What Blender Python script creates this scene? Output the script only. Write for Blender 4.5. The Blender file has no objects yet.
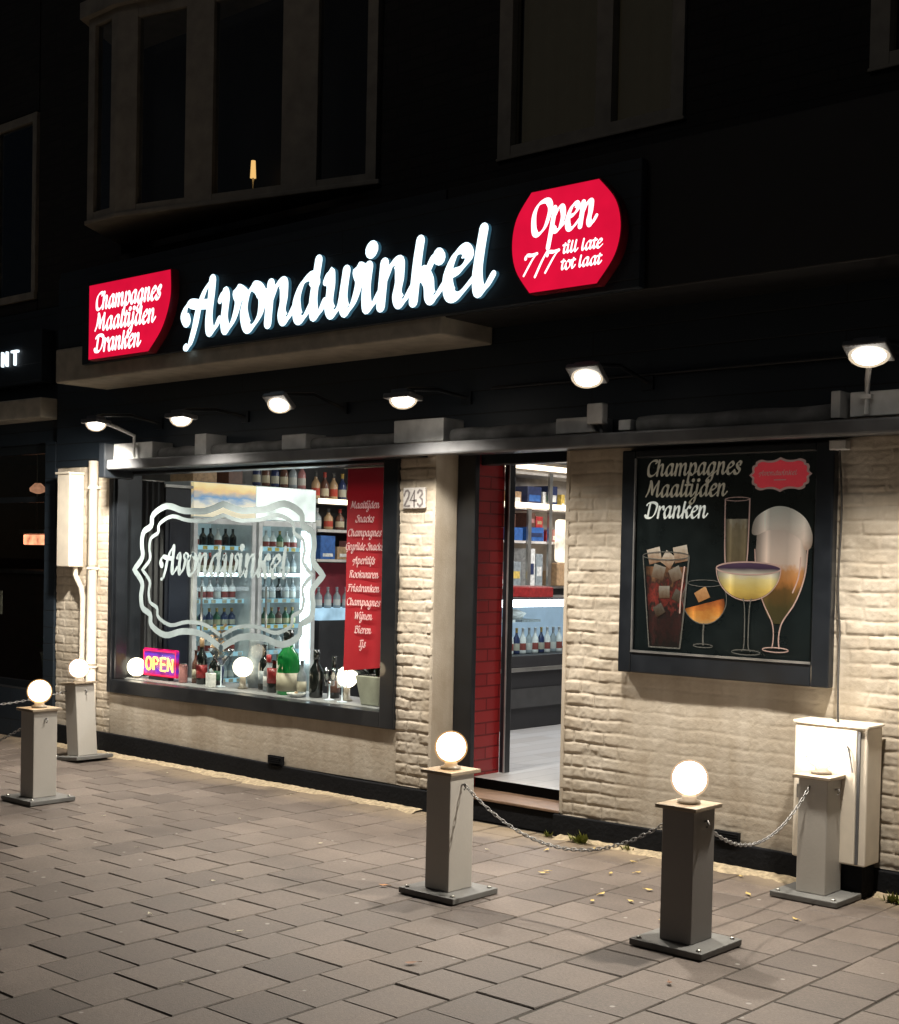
import bpy, math, random
import numpy as np
from mathutils import Vector, Matrix
R = random.Random(7)
scene = bpy.context.scene
COL = scene.collection
PI = math.pi

# ------------------------------------------------------------------ materials
def new_mat(name):
    m = bpy.data.materials.new(name); m.use_nodes = True
    nt = m.node_tree; nt.nodes.clear()
    out = nt.nodes.new('ShaderNodeOutputMaterial')
    return m, nt, out

def N(nt, t, **kw):
    n = nt.nodes.new(t)
    for k, v in kw.items():
        if k in n.inputs: n.inputs[k].default_value = v
        else: setattr(n, k, v)
    return n

def mat(name, col, rough=.6, metal=0., var=.18, scale=9., bump=0., bscale=60., emit=None, estr=0., coat=0., dirt=None, spec=.5):
    """principled with procedural colour variation, optional bump and a second 'dirt' colour"""
    m, nt, out = new_mat(name)
    L = nt.links.new
    p = N(nt, 'ShaderNodeBsdfPrincipled'); L(p.outputs[0], out.inputs[0])
    tc = N(nt, 'ShaderNodeTexCoord')
    nz = N(nt, 'ShaderNodeTexNoise'); nz.inputs['Scale'].default_value = scale; nz.inputs['Detail'].default_value = 6
    L(tc.outputs['Object'], nz.inputs['Vector'])
    cr = N(nt, 'ShaderNodeValToRGB')
    c0 = [max(0, c * (1 - var)) for c in col]; c1 = [min(1, c * (1 + var)) for c in col]
    if dirt: c0 = dirt
    cr.color_ramp.elements[0].position = .3; cr.color_ramp.elements[1].position = .68
    cr.color_ramp.elements[0].color = (*c0, 1); cr.color_ramp.elements[1].color = (*c1, 1)
    L(nz.outputs['Fac'], cr.inputs[0]); L(cr.outputs[0], p.inputs['Base Color'])
    mr = N(nt, 'ShaderNodeMapRange'); mr.inputs['To Min'].default_value = max(.03, rough - .12); mr.inputs['To Max'].default_value = min(1, rough + .12)
    L(nz.outputs['Fac'], mr.inputs['Value']); L(mr.outputs[0], p.inputs['Roughness'])
    p.inputs['Metallic'].default_value = metal
    p.inputs['Specular IOR Level'].default_value = spec
    if coat: p.inputs['Coat Weight'].default_value = coat
    if bump:
        n2 = N(nt, 'ShaderNodeTexNoise'); n2.inputs['Scale'].default_value = bscale; n2.inputs['Detail'].default_value = 5
        L(tc.outputs['Object'], n2.inputs['Vector'])
        b = N(nt, 'ShaderNodeBump'); b.inputs['Strength'].default_value = bump; b.inputs['Distance'].default_value = .01
        L(n2.outputs['Fac'], b.inputs['Height']); L(b.outputs[0], p.inputs['Normal'])
    if emit:
        p.inputs['Emission Color'].default_value = (*emit, 1); p.inputs['Emission Strength'].default_value = estr
    return m

def emis(name, col, s, var=0., scale=6.):
    m, nt, out = new_mat(name)
    e = N(nt, 'ShaderNodeEmission'); e.inputs[1].default_value = s
    e.inputs[0].default_value = (*col, 1)
    if var:
        tc = N(nt, 'ShaderNodeTexCoord'); nz = N(nt, 'ShaderNodeTexNoise'); nz.inputs['Scale'].default_value = scale
        mr = N(nt, 'ShaderNodeMapRange'); mr.inputs['From Min'].default_value = .3; mr.inputs['From Max'].default_value = .7
        mr.inputs['To Min'].default_value = s * (1 - var); mr.inputs['To Max'].default_value = s * (1 + var)
        nt.links.new(tc.outputs['Object'], nz.inputs['Vector']); nt.links.new(nz.outputs['Fac'], mr.inputs['Value'])
        nt.links.new(mr.outputs[0], e.inputs[1])
    nt.links.new(e.outputs[0], out.inputs[0])
    return m

def opal(name, col, s, thru):
    m, nt, out = new_mat(name); L = nt.links.new
    t = N(nt, 'ShaderNodeBsdfTransparent'); e = N(nt, 'ShaderNodeEmission'); e.inputs[0].default_value = (*col, 1); e.inputs[1].default_value = s
    nz = N(nt, 'ShaderNodeTexNoise'); nz.inputs['Scale'].default_value = 20
    mr = N(nt, 'ShaderNodeMapRange'); mr.inputs['To Min'].default_value = 1 - thru - .04; mr.inputs['To Max'].default_value = 1 - thru + .04; L(nz.outputs['Fac'], mr.inputs['Value'])
    mx = N(nt, 'ShaderNodeMixShader'); L(mr.outputs[0], mx.inputs[0]); L(t.outputs[0], mx.inputs[1]); L(e.outputs[0], mx.inputs[2]); L(mx.outputs[0], out.inputs[0])
    return m

def globe_mat(name, col, low, s):
    m, nt, out = new_mat(name); L = nt.links.new
    e = N(nt, 'ShaderNodeEmission'); L(e.outputs[0], out.inputs[0])
    tc = N(nt, 'ShaderNodeTexCoord'); sx = N(nt, 'ShaderNodeSeparateXYZ'); L(tc.outputs['Generated'], sx.inputs[0])
    cr = N(nt, 'ShaderNodeValToRGB'); el = cr.color_ramp.elements
    el[0].position = 0; el[0].color = (*low, 1); el[1].position = .45; el[1].color = (*col, 1)
    L(sx.outputs['Z'], cr.inputs[0]); L(cr.outputs[0], e.inputs[0]); e.inputs[1].default_value = s
    return m

def glass(name, refl=.06, tint=(.96, .98, .97), rough=.0):
    """thin pane: straight-through transparency plus a fresnel reflection"""
    m, nt, out = new_mat(name); L = nt.links.new
    t = N(nt, 'ShaderNodeBsdfTransparent'); t.inputs[0].default_value = (*tint, 1)
    g = N(nt, 'ShaderNodeBsdfGlossy'); g.inputs['Roughness'].default_value = rough
    fr = N(nt, 'ShaderNodeFresnel'); fr.inputs[0].default_value = 1.45
    mu = N(nt, 'ShaderNodeMath', operation='MULTIPLY'); mu.inputs[1].default_value = refl / .04
    ge = N(nt, 'ShaderNodeNewGeometry'); iv = N(nt, 'ShaderNodeMath', operation='SUBTRACT'); iv.inputs[0].default_value = 1; L(ge.outputs['Backfacing'], iv.inputs[1])
    m2 = N(nt, 'ShaderNodeMath', operation='MULTIPLY'); L(mu.outputs[0], m2.inputs[0]); L(iv.outputs[0], m2.inputs[1]); m2.use_clamp = True
    L(fr.outputs[0], mu.inputs[0])
    mx = N(nt, 'ShaderNodeMixShader'); L(m2.outputs[0], mx.inputs[0]); L(t.outputs[0], mx.inputs[1]); L(g.outputs[0], mx.inputs[2])
    L(mx.outputs[0], out.inputs[0])
    return m

def gradient(name, stops, axis='Z', noise=0., nscale=5., rough=.4, emit=0., rnd=False):
    """vertical colour gradient over the object's own box (printed artwork, bottles)"""
    m, nt, out = new_mat(name); L = nt.links.new
    p = N(nt, 'ShaderNodeBsdfPrincipled'); L(p.outputs[0], out.inputs[0]); p.inputs['Roughness'].default_value = rough
    tc = N(nt, 'ShaderNodeTexCoord'); sx = N(nt, 'ShaderNodeSeparateXYZ'); L(tc.outputs['Generated'], sx.inputs[0])
    nz = N(nt, 'ShaderNodeTexNoise'); nz.inputs['Scale'].default_value = nscale; nz.inputs['Detail'].default_value = 3
    L(tc.outputs['Generated'], nz.inputs['Vector'])
    ma = N(nt, 'ShaderNodeMath', operation='MULTIPLY_ADD'); ma.inputs[1].default_value = noise; 
    L(nz.outputs['Fac'], ma.inputs[0]); 
    su = N(nt, 'ShaderNodeMath', operation='SUBTRACT'); su.inputs[1].default_value = noise * .5
    L(sx.outputs[axis], su.inputs[0]); L(su.outputs[0], ma.inputs[2])
    cr = N(nt, 'ShaderNodeValToRGB'); el = cr.color_ramp.elements
    while len(el) < len(stops): el.new(.5)
    for e, (pos, c) in zip(el, stops): e.position = pos; e.color = (*c, 1)
    L(ma.outputs[0], cr.inputs[0]); co = cr.outputs[0]
    if rnd:
        c2 = N(nt, 'ShaderNodeValToRGB'); e2 = c2.color_ramp.elements
        for _ in range(5): e2.new(.5)
        for e, (pos, v) in zip(e2, ((0, .30), (.10, .62), (.22, 1.35), (.30, .85), (.62, .72), (.86, 1.15), (1, .30))): e.position = pos; e.color = (v, v, v, 1)
        L(sx.outputs['X'], c2.inputs[0])
        mx = N(nt, 'ShaderNodeMix', data_type='RGBA', blend_type='MULTIPLY'); mx.inputs[0].default_value = 1
        L(co, mx.inputs[6]); L(c2.outputs[0], mx.inputs[7]); co = mx.outputs[2]
    L(co, p.inputs['Base Color'])
    if emit:
        L(co, p.inputs['Emission Color']); p.inputs['Emission Strength'].default_value = emit
    return m

def brick_paint():
    """cream masonry paint over old brick, a little grime near the ground"""
    m, nt, out = new_mat('cream_masonry_paint'); L = nt.links.new
    p = N(nt, 'ShaderNodeBsdfPrincipled'); L(p.outputs[0], out.inputs[0]); p.inputs['Roughness'].default_value = .7
    p.inputs['Specular IOR Level'].default_value = .25
    tc = N(nt, 'ShaderNodeTexCoord')
    nz = N(nt, 'ShaderNodeTexNoise'); nz.inputs['Scale'].default_value = 3.5; nz.inputs['Detail'].default_value = 8; nz.inputs['Roughness'].default_value = .65
    L(tc.outputs['Object'], nz.inputs['Vector'])
    cr = N(nt, 'ShaderNodeValToRGB'); el = cr.color_ramp.elements
    el[0].position = .28; el[0].color = (.50, .425, .33, 1); el[1].position = .7; el[1].color = (.68, .615, .52, 1)
    L(nz.outputs['Fac'], cr.inputs[0])
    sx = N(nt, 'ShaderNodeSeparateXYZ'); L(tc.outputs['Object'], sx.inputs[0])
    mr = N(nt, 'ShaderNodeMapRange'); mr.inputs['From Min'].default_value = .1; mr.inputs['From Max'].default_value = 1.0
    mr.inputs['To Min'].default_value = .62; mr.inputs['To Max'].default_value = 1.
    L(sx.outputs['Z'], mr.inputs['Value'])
    mx = N(nt, 'ShaderNodeMix', data_type='RGBA', blend_type='MULTIPLY'); mx.inputs[0].default_value = 1
    mp = N(nt, 'ShaderNodeMapping'); mp.inputs['Scale'].default_value = (9, 9, .9); L(tc.outputs['Object'], mp.inputs[0])
    ns = N(nt, 'ShaderNodeTexNoise'); ns.inputs['Scale'].default_value = 1.2; ns.inputs['Detail'].default_value = 5; L(mp.outputs[0], ns.inputs['Vector'])
    cs = N(nt, 'ShaderNodeValToRGB'); cs.color_ramp.elements[0].position = .35; cs.color_ramp.elements[0].color = (.74, .70, .64, 1); cs.color_ramp.elements[1].position = .58; cs.color_ramp.elements[1].color = (1, 1, 1, 1); L(ns.outputs['Fac'], cs.inputs[0])
    my = N(nt, 'ShaderNodeMix', data_type='RGBA', blend_type='MULTIPLY'); my.inputs[0].default_value = .4
    L(cr.outputs[0], my.inputs[6]); L(cs.outputs[0], my.inputs[7])
    L(my.outputs[2], mx.inputs[6]); L(mr.outputs[0], mx.inputs[7]); L(mx.outputs[2], p.inputs['Base Color'])
    n2 = N(nt, 'ShaderNodeTexNoise'); n2.inputs['Scale'].default_value = 110; n2.inputs['Detail'].default_value = 4
    L(tc.outputs['Object'], n2.inputs['Vector'])
    b = N(nt, 'ShaderNodeBump'); b.inputs['Strength'].default_value = .35; b.inputs['Distance'].default_value = .004
    L(n2.outputs['Fac'], b.inputs['Height']); L(b.outputs[0], p.inputs['Normal'])
    return m

def tile_mat(name, c0, c1, grout, bw, bh, rough, axis='YZ', bump=.4, mortar=.006):
    m, nt, out = new_mat(name); L = nt.links.new
    p = N(nt, 'ShaderNodeBsdfPrincipled'); L(p.outputs[0], out.inputs[0]); p.inputs['Roughness'].default_value = rough
    tc = N(nt, 'ShaderNodeTexCoord'); sx = N(nt, 'ShaderNodeSeparateXYZ'); cx = N(nt, 'ShaderNodeCombineXYZ')
    L(tc.outputs['Object'], sx.inputs[0]); L(sx.outputs[axis[0]], cx.inputs[0]); L(sx.outputs[axis[1]], cx.inputs[1])
    br = N(nt, 'ShaderNodeTexBrick'); L(cx.outputs[0], br.inputs['Vector'])
    br.inputs['Scale'].default_value = 1; br.inputs['Brick Width'].default_value = bw; br.inputs['Row Height'].default_value = bh
    br.inputs['Mortar Size'].default_value = mortar; br.inputs['Mortar Smooth'].default_value = .4
    br.inputs['Color1'].default_value = (*c0, 1); br.inputs['Color2'].default_value = (*c1, 1); br.inputs['Mortar'].default_value = (*grout, 1)
    L(br.outputs['Color'], p.inputs['Base Color'])
    iv = N(nt, 'ShaderNodeMath', operation='SUBTRACT'); iv.inputs[0].default_value = 1; L(br.outputs['Fac'], iv.inputs[1])
    b = N(nt, 'ShaderNodeBump'); b.inputs['Strength'].default_value = bump; b.inputs['Distance'].default_value = .006
    L(iv.outputs[0], b.inputs['Height']); L(b.outputs[0], p.inputs['Normal'])
    return m

def paver_mat():
    m, nt, out = new_mat('concrete_paver'); L = nt.links.new
    p = N(nt, 'ShaderNodeBsdfPrincipled'); L(p.outputs[0], out.inputs[0])
    tc = N(nt, 'ShaderNodeTexCoord'); ge = N(nt, 'ShaderNodeNewGeometry')
    cr = N(nt, 'ShaderNodeValToRGB'); el = cr.color_ramp.elements
    el[0].color = (.094, .078, .069, 1); el[1].color = (.158, .133, .116, 1)
    e = el.new(.5); e.color = (.128, .108, .095, 1)
    L(ge.outputs['Random Per Island'], cr.inputs[0])
    nz = N(nt, 'ShaderNodeTexNoise'); nz.inputs['Scale'].default_value = 2.2; nz.inputs['Detail'].default_value = 9; nz.inputs['Roughness'].default_value = .7
    L(tc.outputs['Object'], nz.inputs['Vector'])
    c2 = N(nt, 'ShaderNodeValToRGB'); c2.color_ramp.elements[0].position = .3; c2.color_ramp.elements[0].color = (.62, .58, .55, 1)
    c2.color_ramp.elements[1].position = .72; c2.color_ramp.elements[1].color = (1.15, 1.12, 1.1, 1)
    L(nz.outputs['Fac'], c2.inputs[0])
    mx = N(nt, 'ShaderNodeMix', data_type='RGBA', blend_type='MULTIPLY'); mx.inputs[0].default_value = 1
    L(cr.outputs[0], mx.inputs[6]); L(c2.outputs[0], mx.inputs[7])
    n3 = N(nt, 'ShaderNodeTexNoise'); n3.inputs['Scale'].default_value = 70; n3.inputs['Detail'].default_value = 6; n3.inputs['Roughness'].default_value = .8
    L(tc.outputs['Object'], n3.inputs['Vector'])
    c3 = N(nt, 'ShaderNodeValToRGB'); c3.color_ramp.elements[0].position = .3; c3.color_ramp.elements[0].color = (.6, .6, .6, 1); c3.color_ramp.elements[1].position = .7; c3.color_ramp.elements[1].color = (1.4, 1.38, 1.36, 1)
    L(n3.outputs['Fac'], c3.inputs[0])
    mg = N(nt, 'ShaderNodeMix', data_type='RGBA', blend_type='MULTIPLY'); mg.inputs[0].default_value = .8
    L(mx.outputs[2], mg.inputs[6]); L(c3.outputs[0], mg.inputs[7]); mx = mg
    # pale specks of lichen and chewing gum
    vo = N(nt, 'ShaderNodeTexVoronoi'); vo.inputs['Scale'].default_value = 5.5; L(tc.outputs['Object'], vo.inputs['Vector'])
    st = N(nt, 'ShaderNodeMapRange'); st.inputs['From Min'].default_value = .07; st.inputs['From Max'].default_value = .045
    L(vo.outputs['Distance'], st.inputs['Value'])
    m2 = N(nt, 'ShaderNodeMix', data_type='RGBA'); L(st.outputs[0], m2.inputs[0]); L(mx.outputs[2], m2.inputs[6]); m2.inputs[7].default_value = (.27, .25, .23, 1)
    # sandy dirt against the facade
    sx = N(nt, 'ShaderNodeSeparateXYZ'); L(tc.outputs['Object'], sx.inputs[0])
    ad = N(nt, 'ShaderNodeMath', operation='MULTIPLY_ADD'); ad.inputs[1].default_value = .9; L(nz.outputs['Fac'], ad.inputs[0]); L(sx.outputs['Y'], ad.inputs[2])
    sd = N(nt, 'ShaderNodeMapRange'); sd.inputs['From Min'].default_value = .05; sd.inputs['From Max'].default_value = .45; sd.inputs['To Max'].default_value = .85
    L(ad.outputs[0], sd.inputs['Value'])
    m3 = N(nt, 'ShaderNodeMix', data_type='RGBA'); L(sd.outputs[0], m3.inputs[0]); L(m2.outputs[2], m3.inputs[6]); m3.inputs[7].default_value = (.24, .185, .12, 1)
    L(m3.outputs[2], p.inputs['Base Color'])
    n2 = N(nt, 'ShaderNodeTexNoise'); n2.inputs['Scale'].default_value = 160; n2.inputs['Detail'].default_value = 3; L(tc.outputs['Object'], n2.inputs['Vector'])
    b = N(nt, 'ShaderNodeBump'); b.inputs['Strength'].default_value = .5; b.inputs['Distance'].default_value = .003
    L(n2.outputs['Fac'], b.inputs['Height']); L(b.outputs[0], p.inputs['Normal'])
    mr = N(nt, 'ShaderNodeMapRange'); mr.inputs['To Min'].default_value = .5; mr.inputs['To Max'].default_value = .85
    L(nz.outputs['Fac'], mr.inputs['Value']); L(mr.outputs[0], p.inputs['Roughness'])
    return m

M = dict(
    brick=brick_paint(),
    plinth=mat('black_plinth_paint', (.008, .0085, .010), .85, bump=.4, bscale=40, spec=.12),
    clad=tile_mat('dark_boarding', (.010, .017, .026), (.013, .021, .031), (.004, .005, .006), 3.1, .14, .55, 'XZ', .5, .004),
    darkbrick=tile_mat('dark_brick', (.012, .011, .012), (.02, .017, .016), (.010, .010, .010), .22, .07, .8, 'XZ', .5, .007),
    darkframe=mat('charcoal_frame_paint', (.009, .011, .014), .34, coat=.2),
    postframe=mat('charcoal_case_paint', (.012, .015, .020), .36, coat=.2),
    steel=mat('brushed_steel', (.42, .41, .38), .35, .9),
    greymetal=mat('grey_coated_metal', (.12, .123, .13), .42, .2),
    whitemetal=mat('white_coated_metal', (.60, .60, .595), .45),
    roll=mat('grey_awning_cloth', (.20, .20, .20), .8, var=.5, scale=6, bump=.3),
    whitewood=mat('old_white_paint', (.33, .30, .25), .6),
    beige=mat('beige_render', (.42, .39, .33), .75, bump=.2),
    cream=mat('cream_plastic', (.74, .67, .56), .5, var=.08),
    red_tile=tile_mat('red_glazed_tile', (.30, .020, .024), (.36, .028, .03), (.16, .014, .015), .25, .08, .2, 'YZ', .5, .006),
    floor=tile_mat('pale_floor_boards', (.36, .35, .34), (.42, .42, .42), (.2, .2, .2), .9, .16, .32, 'YX', .12, .004),
    wood=mat('worn_wood_step', (.16, .10, .065), .55, scale=14, bump=.3),
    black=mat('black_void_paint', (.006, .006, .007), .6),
    room=mat('interior_wall_paint', (.28, .27, .26), .7),
    roomdark=mat('interior_dark_panel', (.02, .02, .022), .6),
    ceil=mat('interior_ceiling_paint', (.55, .55, .55), .8),
    glass=glass('shop_window_glass', .008),
    glassdark=glass('dark_upper_glass', .05, (.8, .83, .84)),
    caseglass=glass('poster_case_glass', .045),
    fridgeglass=glass('fridge_door_glass', .03, (.9, .95, .96)),
    pole=mat('grey_stained_post', (.42, .40, .365), .5, var=.06, scale=3, bump=.06, bscale=60),
    poleshade=mat('shaded_grey_post', (.22, .21, .20), .5, var=.06, scale=3, bump=.06, bscale=60),  # darker copy of the post colour, with its shade painted in
    base=mat('dark_base_plate', (.13, .13, .125), .55, bump=.2),
    cap=mat('post_cap_wood', (.26, .21, .15), .55, bump=.2),
    globe=globe_mat('lit_opal_globe', (1, .78, .5), (.13, .062, .022), 36),
    globew=globe_mat('lit_opal_globe_white', (1, .87, .72), (.13, .085, .05), 40),
    globehot=globe_mat('lit_opal_globe_hot', (1, .90, .78), (.13, .085, .05), 95),
    lensshell=opal('floodlight_frosted_dome', (1, .80, .55), 1.1, .5),
    shell=opal('opal_glass_shell', (1, .55, .22), .9, .55), shellw=opal('opal_glass_shell_white', (1, .66, .40), .95, .55),
    sillglobe=emis('lit_window_globe', (1, .86, .66), 4.),
    lens=emis('lit_floodlight_lens', (1, .93, .82), 30),
    letter=emis('lit_white_letter', (.74, .92, 1), 1.9),
    letterside=mat('letter_return', (.03, .04, .05), .5, emit=(.10, .34, .5), estr=.3),  # returns glow blue to draw the halo around the letters
    signred=emis('lit_red_acrylic', (.70, .006, .04), 1.05, .08),
    signwhite=emis('lit_white_acrylic', (1, .9, .93), 1.7),
    signedge=mat('red_sign_edge', (.2, .005, .015), .4),
    nt=emis('lit_pale_letter', (.8, .92, 1), 1.6),
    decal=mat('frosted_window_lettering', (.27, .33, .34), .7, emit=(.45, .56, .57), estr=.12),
    banner=gradient('red_banner_cloth', [(0, (.36, .010, .018)), (.75, (.40, .010, .02)), (.88, (.36, .009, .018)), (.93, (.16, .005, .010)), (1, (.11, .004, .008))], rough=.6, emit=.22),  # cloth glows by itself; shade at the top is put into the colour
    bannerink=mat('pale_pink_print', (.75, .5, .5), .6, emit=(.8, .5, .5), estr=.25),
    poster=mat('black_poster_paper', (.008, .012, .014), .3),
    ink_tan=mat('tan_print', (.42, .37, .29), .6, emit=(.42, .36, .28), estr=.22),  # poster inks glow faintly to make up for the awning's shade
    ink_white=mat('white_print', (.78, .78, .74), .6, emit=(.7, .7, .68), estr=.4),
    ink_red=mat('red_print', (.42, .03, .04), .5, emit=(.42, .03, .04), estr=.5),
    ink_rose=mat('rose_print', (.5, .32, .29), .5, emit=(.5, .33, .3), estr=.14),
    alum=mat('aluminium_strip', (.5, .5, .5), .35, .8),
    cable=mat('grey_cable', (.06, .055, .05), .6),
    chain=mat('galvanised_chain', (.26, .255, .25), .45, .5),
    interior_white=mat('fridge_liner', (.6, .66, .7), .5, emit=(.5, .70, .76), estr=.22),  # liner glows by itself, standing in for the fridge lighting
    fridgebody=mat('fridge_silver', (.6, .61, .6), .4, .3, emit=(.7, .75, .75), estr=.06),
    fridgeshelf=emis('lit_fridge_shelf_edge', (.45, .74, .85), .8),
    tube=emis('lit_cold_tube', (.86, .95, 1), 9),
    warmtube=emis('lit_warm_tube', (1, .83, .6), 3.5),
    panel=emis('fill_panel_glow', (1, .97, .95), 85), paneldim=emis('fill_panel_glow_dim', (1, .95, .9), 22),
    headerw=emis('lit_fridge_header', (.92, 1, .94), 1.2, .45, 3),
    headery=None,
    shelfwood=mat('shelf_board_white', (.55, .52, .48), .5),
    green=mat('green_bottle_glass', (.01, .14, .03), .12, emit=(.0, .25, .04), estr=.15, coat=.6),
    darkbottle=mat('dark_bottle_glass', (.008, .010, .009), .12, coat=.6),
    label=mat('cream_paper_label', (.42, .38, .28), .6),
    pot=mat('pale_green_pot', (.34, .34, .27), .5),
    leafg=mat('dark_leaf', (.02, .045, .015), .5),
    weed=mat('weed_leaf', (.17, .19, .04), .6),
    leafy=mat('yellow_leaf', (.5, .36, .12), .6), leafo=mat('orange_leaf', (.42, .17, .04), .6), leafb=mat('brown_leaf', (.16, .07, .03), .6),
    clear=glass('stemware_glass', .16, (.86, .89, .9)),
    plate=mat('enamel_house_number_plate', (.6, .58, .56), .35), platedig=mat('number_paint', (.22, .20, .20), .5),
    socket=mat('lamp_socket', (.3, .27, .22), .4),
    ground=mat('dark_asphalt', (.05, .048, .046), .85, bump=.4, bscale=80),
    grout=mat('paver_joint_sand', (.045, .038, .030), .95, scale=20),
    neonbox=gradient('neon_sign_backlight', [(0, (.6, .0, .02)), (.25, (.12, .02, .5)), (.5, (.5, .0, .05)), (.8, (.10, .03, .55)), (1, (.5, .0, .05))], noise=.25, nscale=4, emit=.45),
    neontext=emis('lit_neon_yellow', (1, .55, .12), 3.2),
    neonred=emis('lit_neon_red', (1, .03, .08), 2.2),
    orange=emis('lit_orange_lamp', (1, .34, .17), 2.6, .6, 9),
    smalllamp=emis('lit_window_lamp', (1, .55, .18), 1.5),
    blind=mat('window_blind', (.10, .085, .06), .8, emit=(.5, .38, .22), estr=.022),
    redpanel=mat('red_interior_panel', (.30, .03, .04), .5),
)
M['headery'] = gradient('lit_photo_header', [(0, (.7, .62, .45)), (.3, (.9, .8, .6)), (.55, (.15, .3, .5)), (.8, (.8, .55, .25)), (1, (.9, .75, .4))], noise=.7, nscale=3, emit=.7)
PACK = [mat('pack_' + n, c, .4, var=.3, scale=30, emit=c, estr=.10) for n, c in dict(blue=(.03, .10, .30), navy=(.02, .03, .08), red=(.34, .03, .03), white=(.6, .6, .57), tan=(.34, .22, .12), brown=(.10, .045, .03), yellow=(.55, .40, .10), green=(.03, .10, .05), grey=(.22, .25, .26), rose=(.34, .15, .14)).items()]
PK = dict(zip('blue navy red white tan brown yellow green grey rose'.split(), PACK))

# ------------------------------------------------------------------ mesh builder
class MB:
    def __init__(s): s.v = []; s.f = []; s.sm = []
    def add(s, vs, fs, smooth=False):
        o = len(s.v); s.v += [tuple(p) for p in vs]; s.f += [tuple(i + o for i in f) for f in fs]; s.sm += [smooth] * len(fs); return s
    def box(s, x0, x1, y0, y1, z0, z1):
        x0, x1 = sorted((x0, x1)); y0, y1 = sorted((y0, y1)); z0, z1 = sorted((z0, z1))
        return s.add([(x0, y0, z0), (x1, y0, z0), (x1, y1, z0), (x0, y1, z0), (x0, y0, z1), (x1, y0, z1), (x1, y1, z1), (x0, y1, z1)],
                     [(0, 3, 2, 1), (4, 5, 6, 7), (0, 1, 5, 4), (1, 2, 6, 5), (2, 3, 7, 6), (3, 0, 4, 7)])
    def cbox(s, c, size, rot=None):
        hx, hy, hz = [a / 2 for a in size]
        vs = [Vector((sx * hx, sy * hy, sz * hz)) for sz in (-1, 1) for sx, sy in ((-1, -1), (1, -1), (1, 1), (-1, 1))]
        if rot is not None: vs = [rot @ v for v in vs]
        return s.add([v + Vector(c) for v in vs], [(0, 3, 2, 1), (4, 5, 6, 7), (0, 1, 5, 4), (1, 2, 6, 5), (2, 3, 7, 6), (3, 0, 4, 7)])
    def prism_xz(s, pts, y0, y1):
        """polygon in the facade plane, extruded from y0 (front) to y1"""
        n = len(pts)
        a = sum(pts[i][0] * pts[(i + 1) % n][1] - pts[(i + 1) % n][0] * pts[i][1] for i in range(n))
        if a < 0: pts = pts[::-1]
        vs = [(x, y0, z) for x, z in pts] + [(x, y1, z) for x, z in pts]
        return s.add(vs, [tuple(range(n)), tuple(range(2 * n - 1, n - 1, -1))] + [(i, i + n, (i + 1) % n + n, (i + 1) % n) for i in range(n)])
    def prism_xy(s, pts, z0, z1):
        n = len(pts)
        a = sum(pts[i][0] * pts[(i + 1) % n][1] - pts[(i + 1) % n][0] * pts[i][1] for i in range(n))
        if a < 0: pts = pts[::-1]
        vs = [(x, y, z0) for x, y in pts] + [(x, y, z1) for x, y in pts]
        return s.add(vs, [tuple(range(n - 1, -1, -1)), tuple(range(n, 2 * n))] + [(i, (i + 1) % n, (i + 1) % n + n, i + n) for i in range(n)])
    def flat_xz(s, pts, y):
        n = len(pts)
        a = sum(pts[i][0] * pts[(i + 1) % n][1] - pts[(i + 1) % n][0] * pts[i][1] for i in range(n))
        if a < 0: pts = pts[::-1]
        return s.add([(x, y, z) for x, z in pts], [tuple(range(n))])
    def lathe(s, prof, c=(0, 0, 0), n=20):
        vs = []; fs = []
        for r, z in prof:
            for k in range(n):
                a = 2 * PI * k / n; vs.append((c[0] + r * math.cos(a), c[1] + r * math.sin(a), c[2] + z))
        for i in range(len(prof) - 1):
            for k in range(n):
                fs.append((i * n + k, i * n + (k + 1) % n, (i + 1) * n + (k + 1) % n, (i + 1) * n + k))
        fs.append(tuple(range(n - 1, -1, -1))); fs.append(tuple((len(prof) - 1) * n + k for k in range(n)))
        return s.add(vs, fs, True)
    def sphere(s, c, r, n=28, m=16):
        return s.lathe([(max(1e-4, r * math.sin(PI * i / m)), -r * math.cos(PI * i / m)) for i in range(m + 1)], c, n)
    def tube(s, path, r, n=8, closed=False):
        P = [Vector(p) for p in path]; vs = []; fs = []; m = len(P)
        up = Vector((.13, .21, .97)).normalized()
        for i, p in enumerate(P):
            t = (P[(i + 1) % m] - P[i - 1]) if closed else (P[min(i + 1, m - 1)] - P[max(i - 1, 0)])
            t.normalize(); u = up
            if abs(t.dot(u)) > .95: u = Vector((.9, .3, .1)).normalized()
            a = t.cross(u).normalized(); b = t.cross(a)
            for k in range(n):
                q = 2 * PI * k / n; vs.append(p + a * (r * math.cos(q)) + b * (r * math.sin(q)))
        for i in range(m if closed else m - 1):
            j = (i + 1) % m
            for k in range(n): fs.append((i * n + k, i * n + (k + 1) % n, j * n + (k + 1) % n, j * n + k))
        if not closed: fs.append(tuple(range(n))); fs.append(tuple((m - 1) * n + n - 1 - k for k in range(n)))
        return s.add(vs, fs, True)
    def shift(s, dx): s.v = [(x + dx, y, z) for x, y, z in s.v]; return s
    def build(s, name, m, parent=None, bevel=0., world=True):
        me = bpy.data.meshes.new(name); me.from_pydata(s.v, [], s.f)
        me.polygons.foreach_set('use_smooth', s.sm); me.update()
        o = bpy.data.objects.new(name, me); COL.objects.link(o)
        if m: me.materials.append(m)
        if parent is not None:
            o.parent = parent
            if world: o.matrix_parent_inverse = world_matrix(parent).inverted()
        if bevel:
            b = o.modifiers.new('bevel', 'BEVEL'); b.width = bevel; b.segments = 2; b.limit_method = 'ANGLE'
        return o

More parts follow.
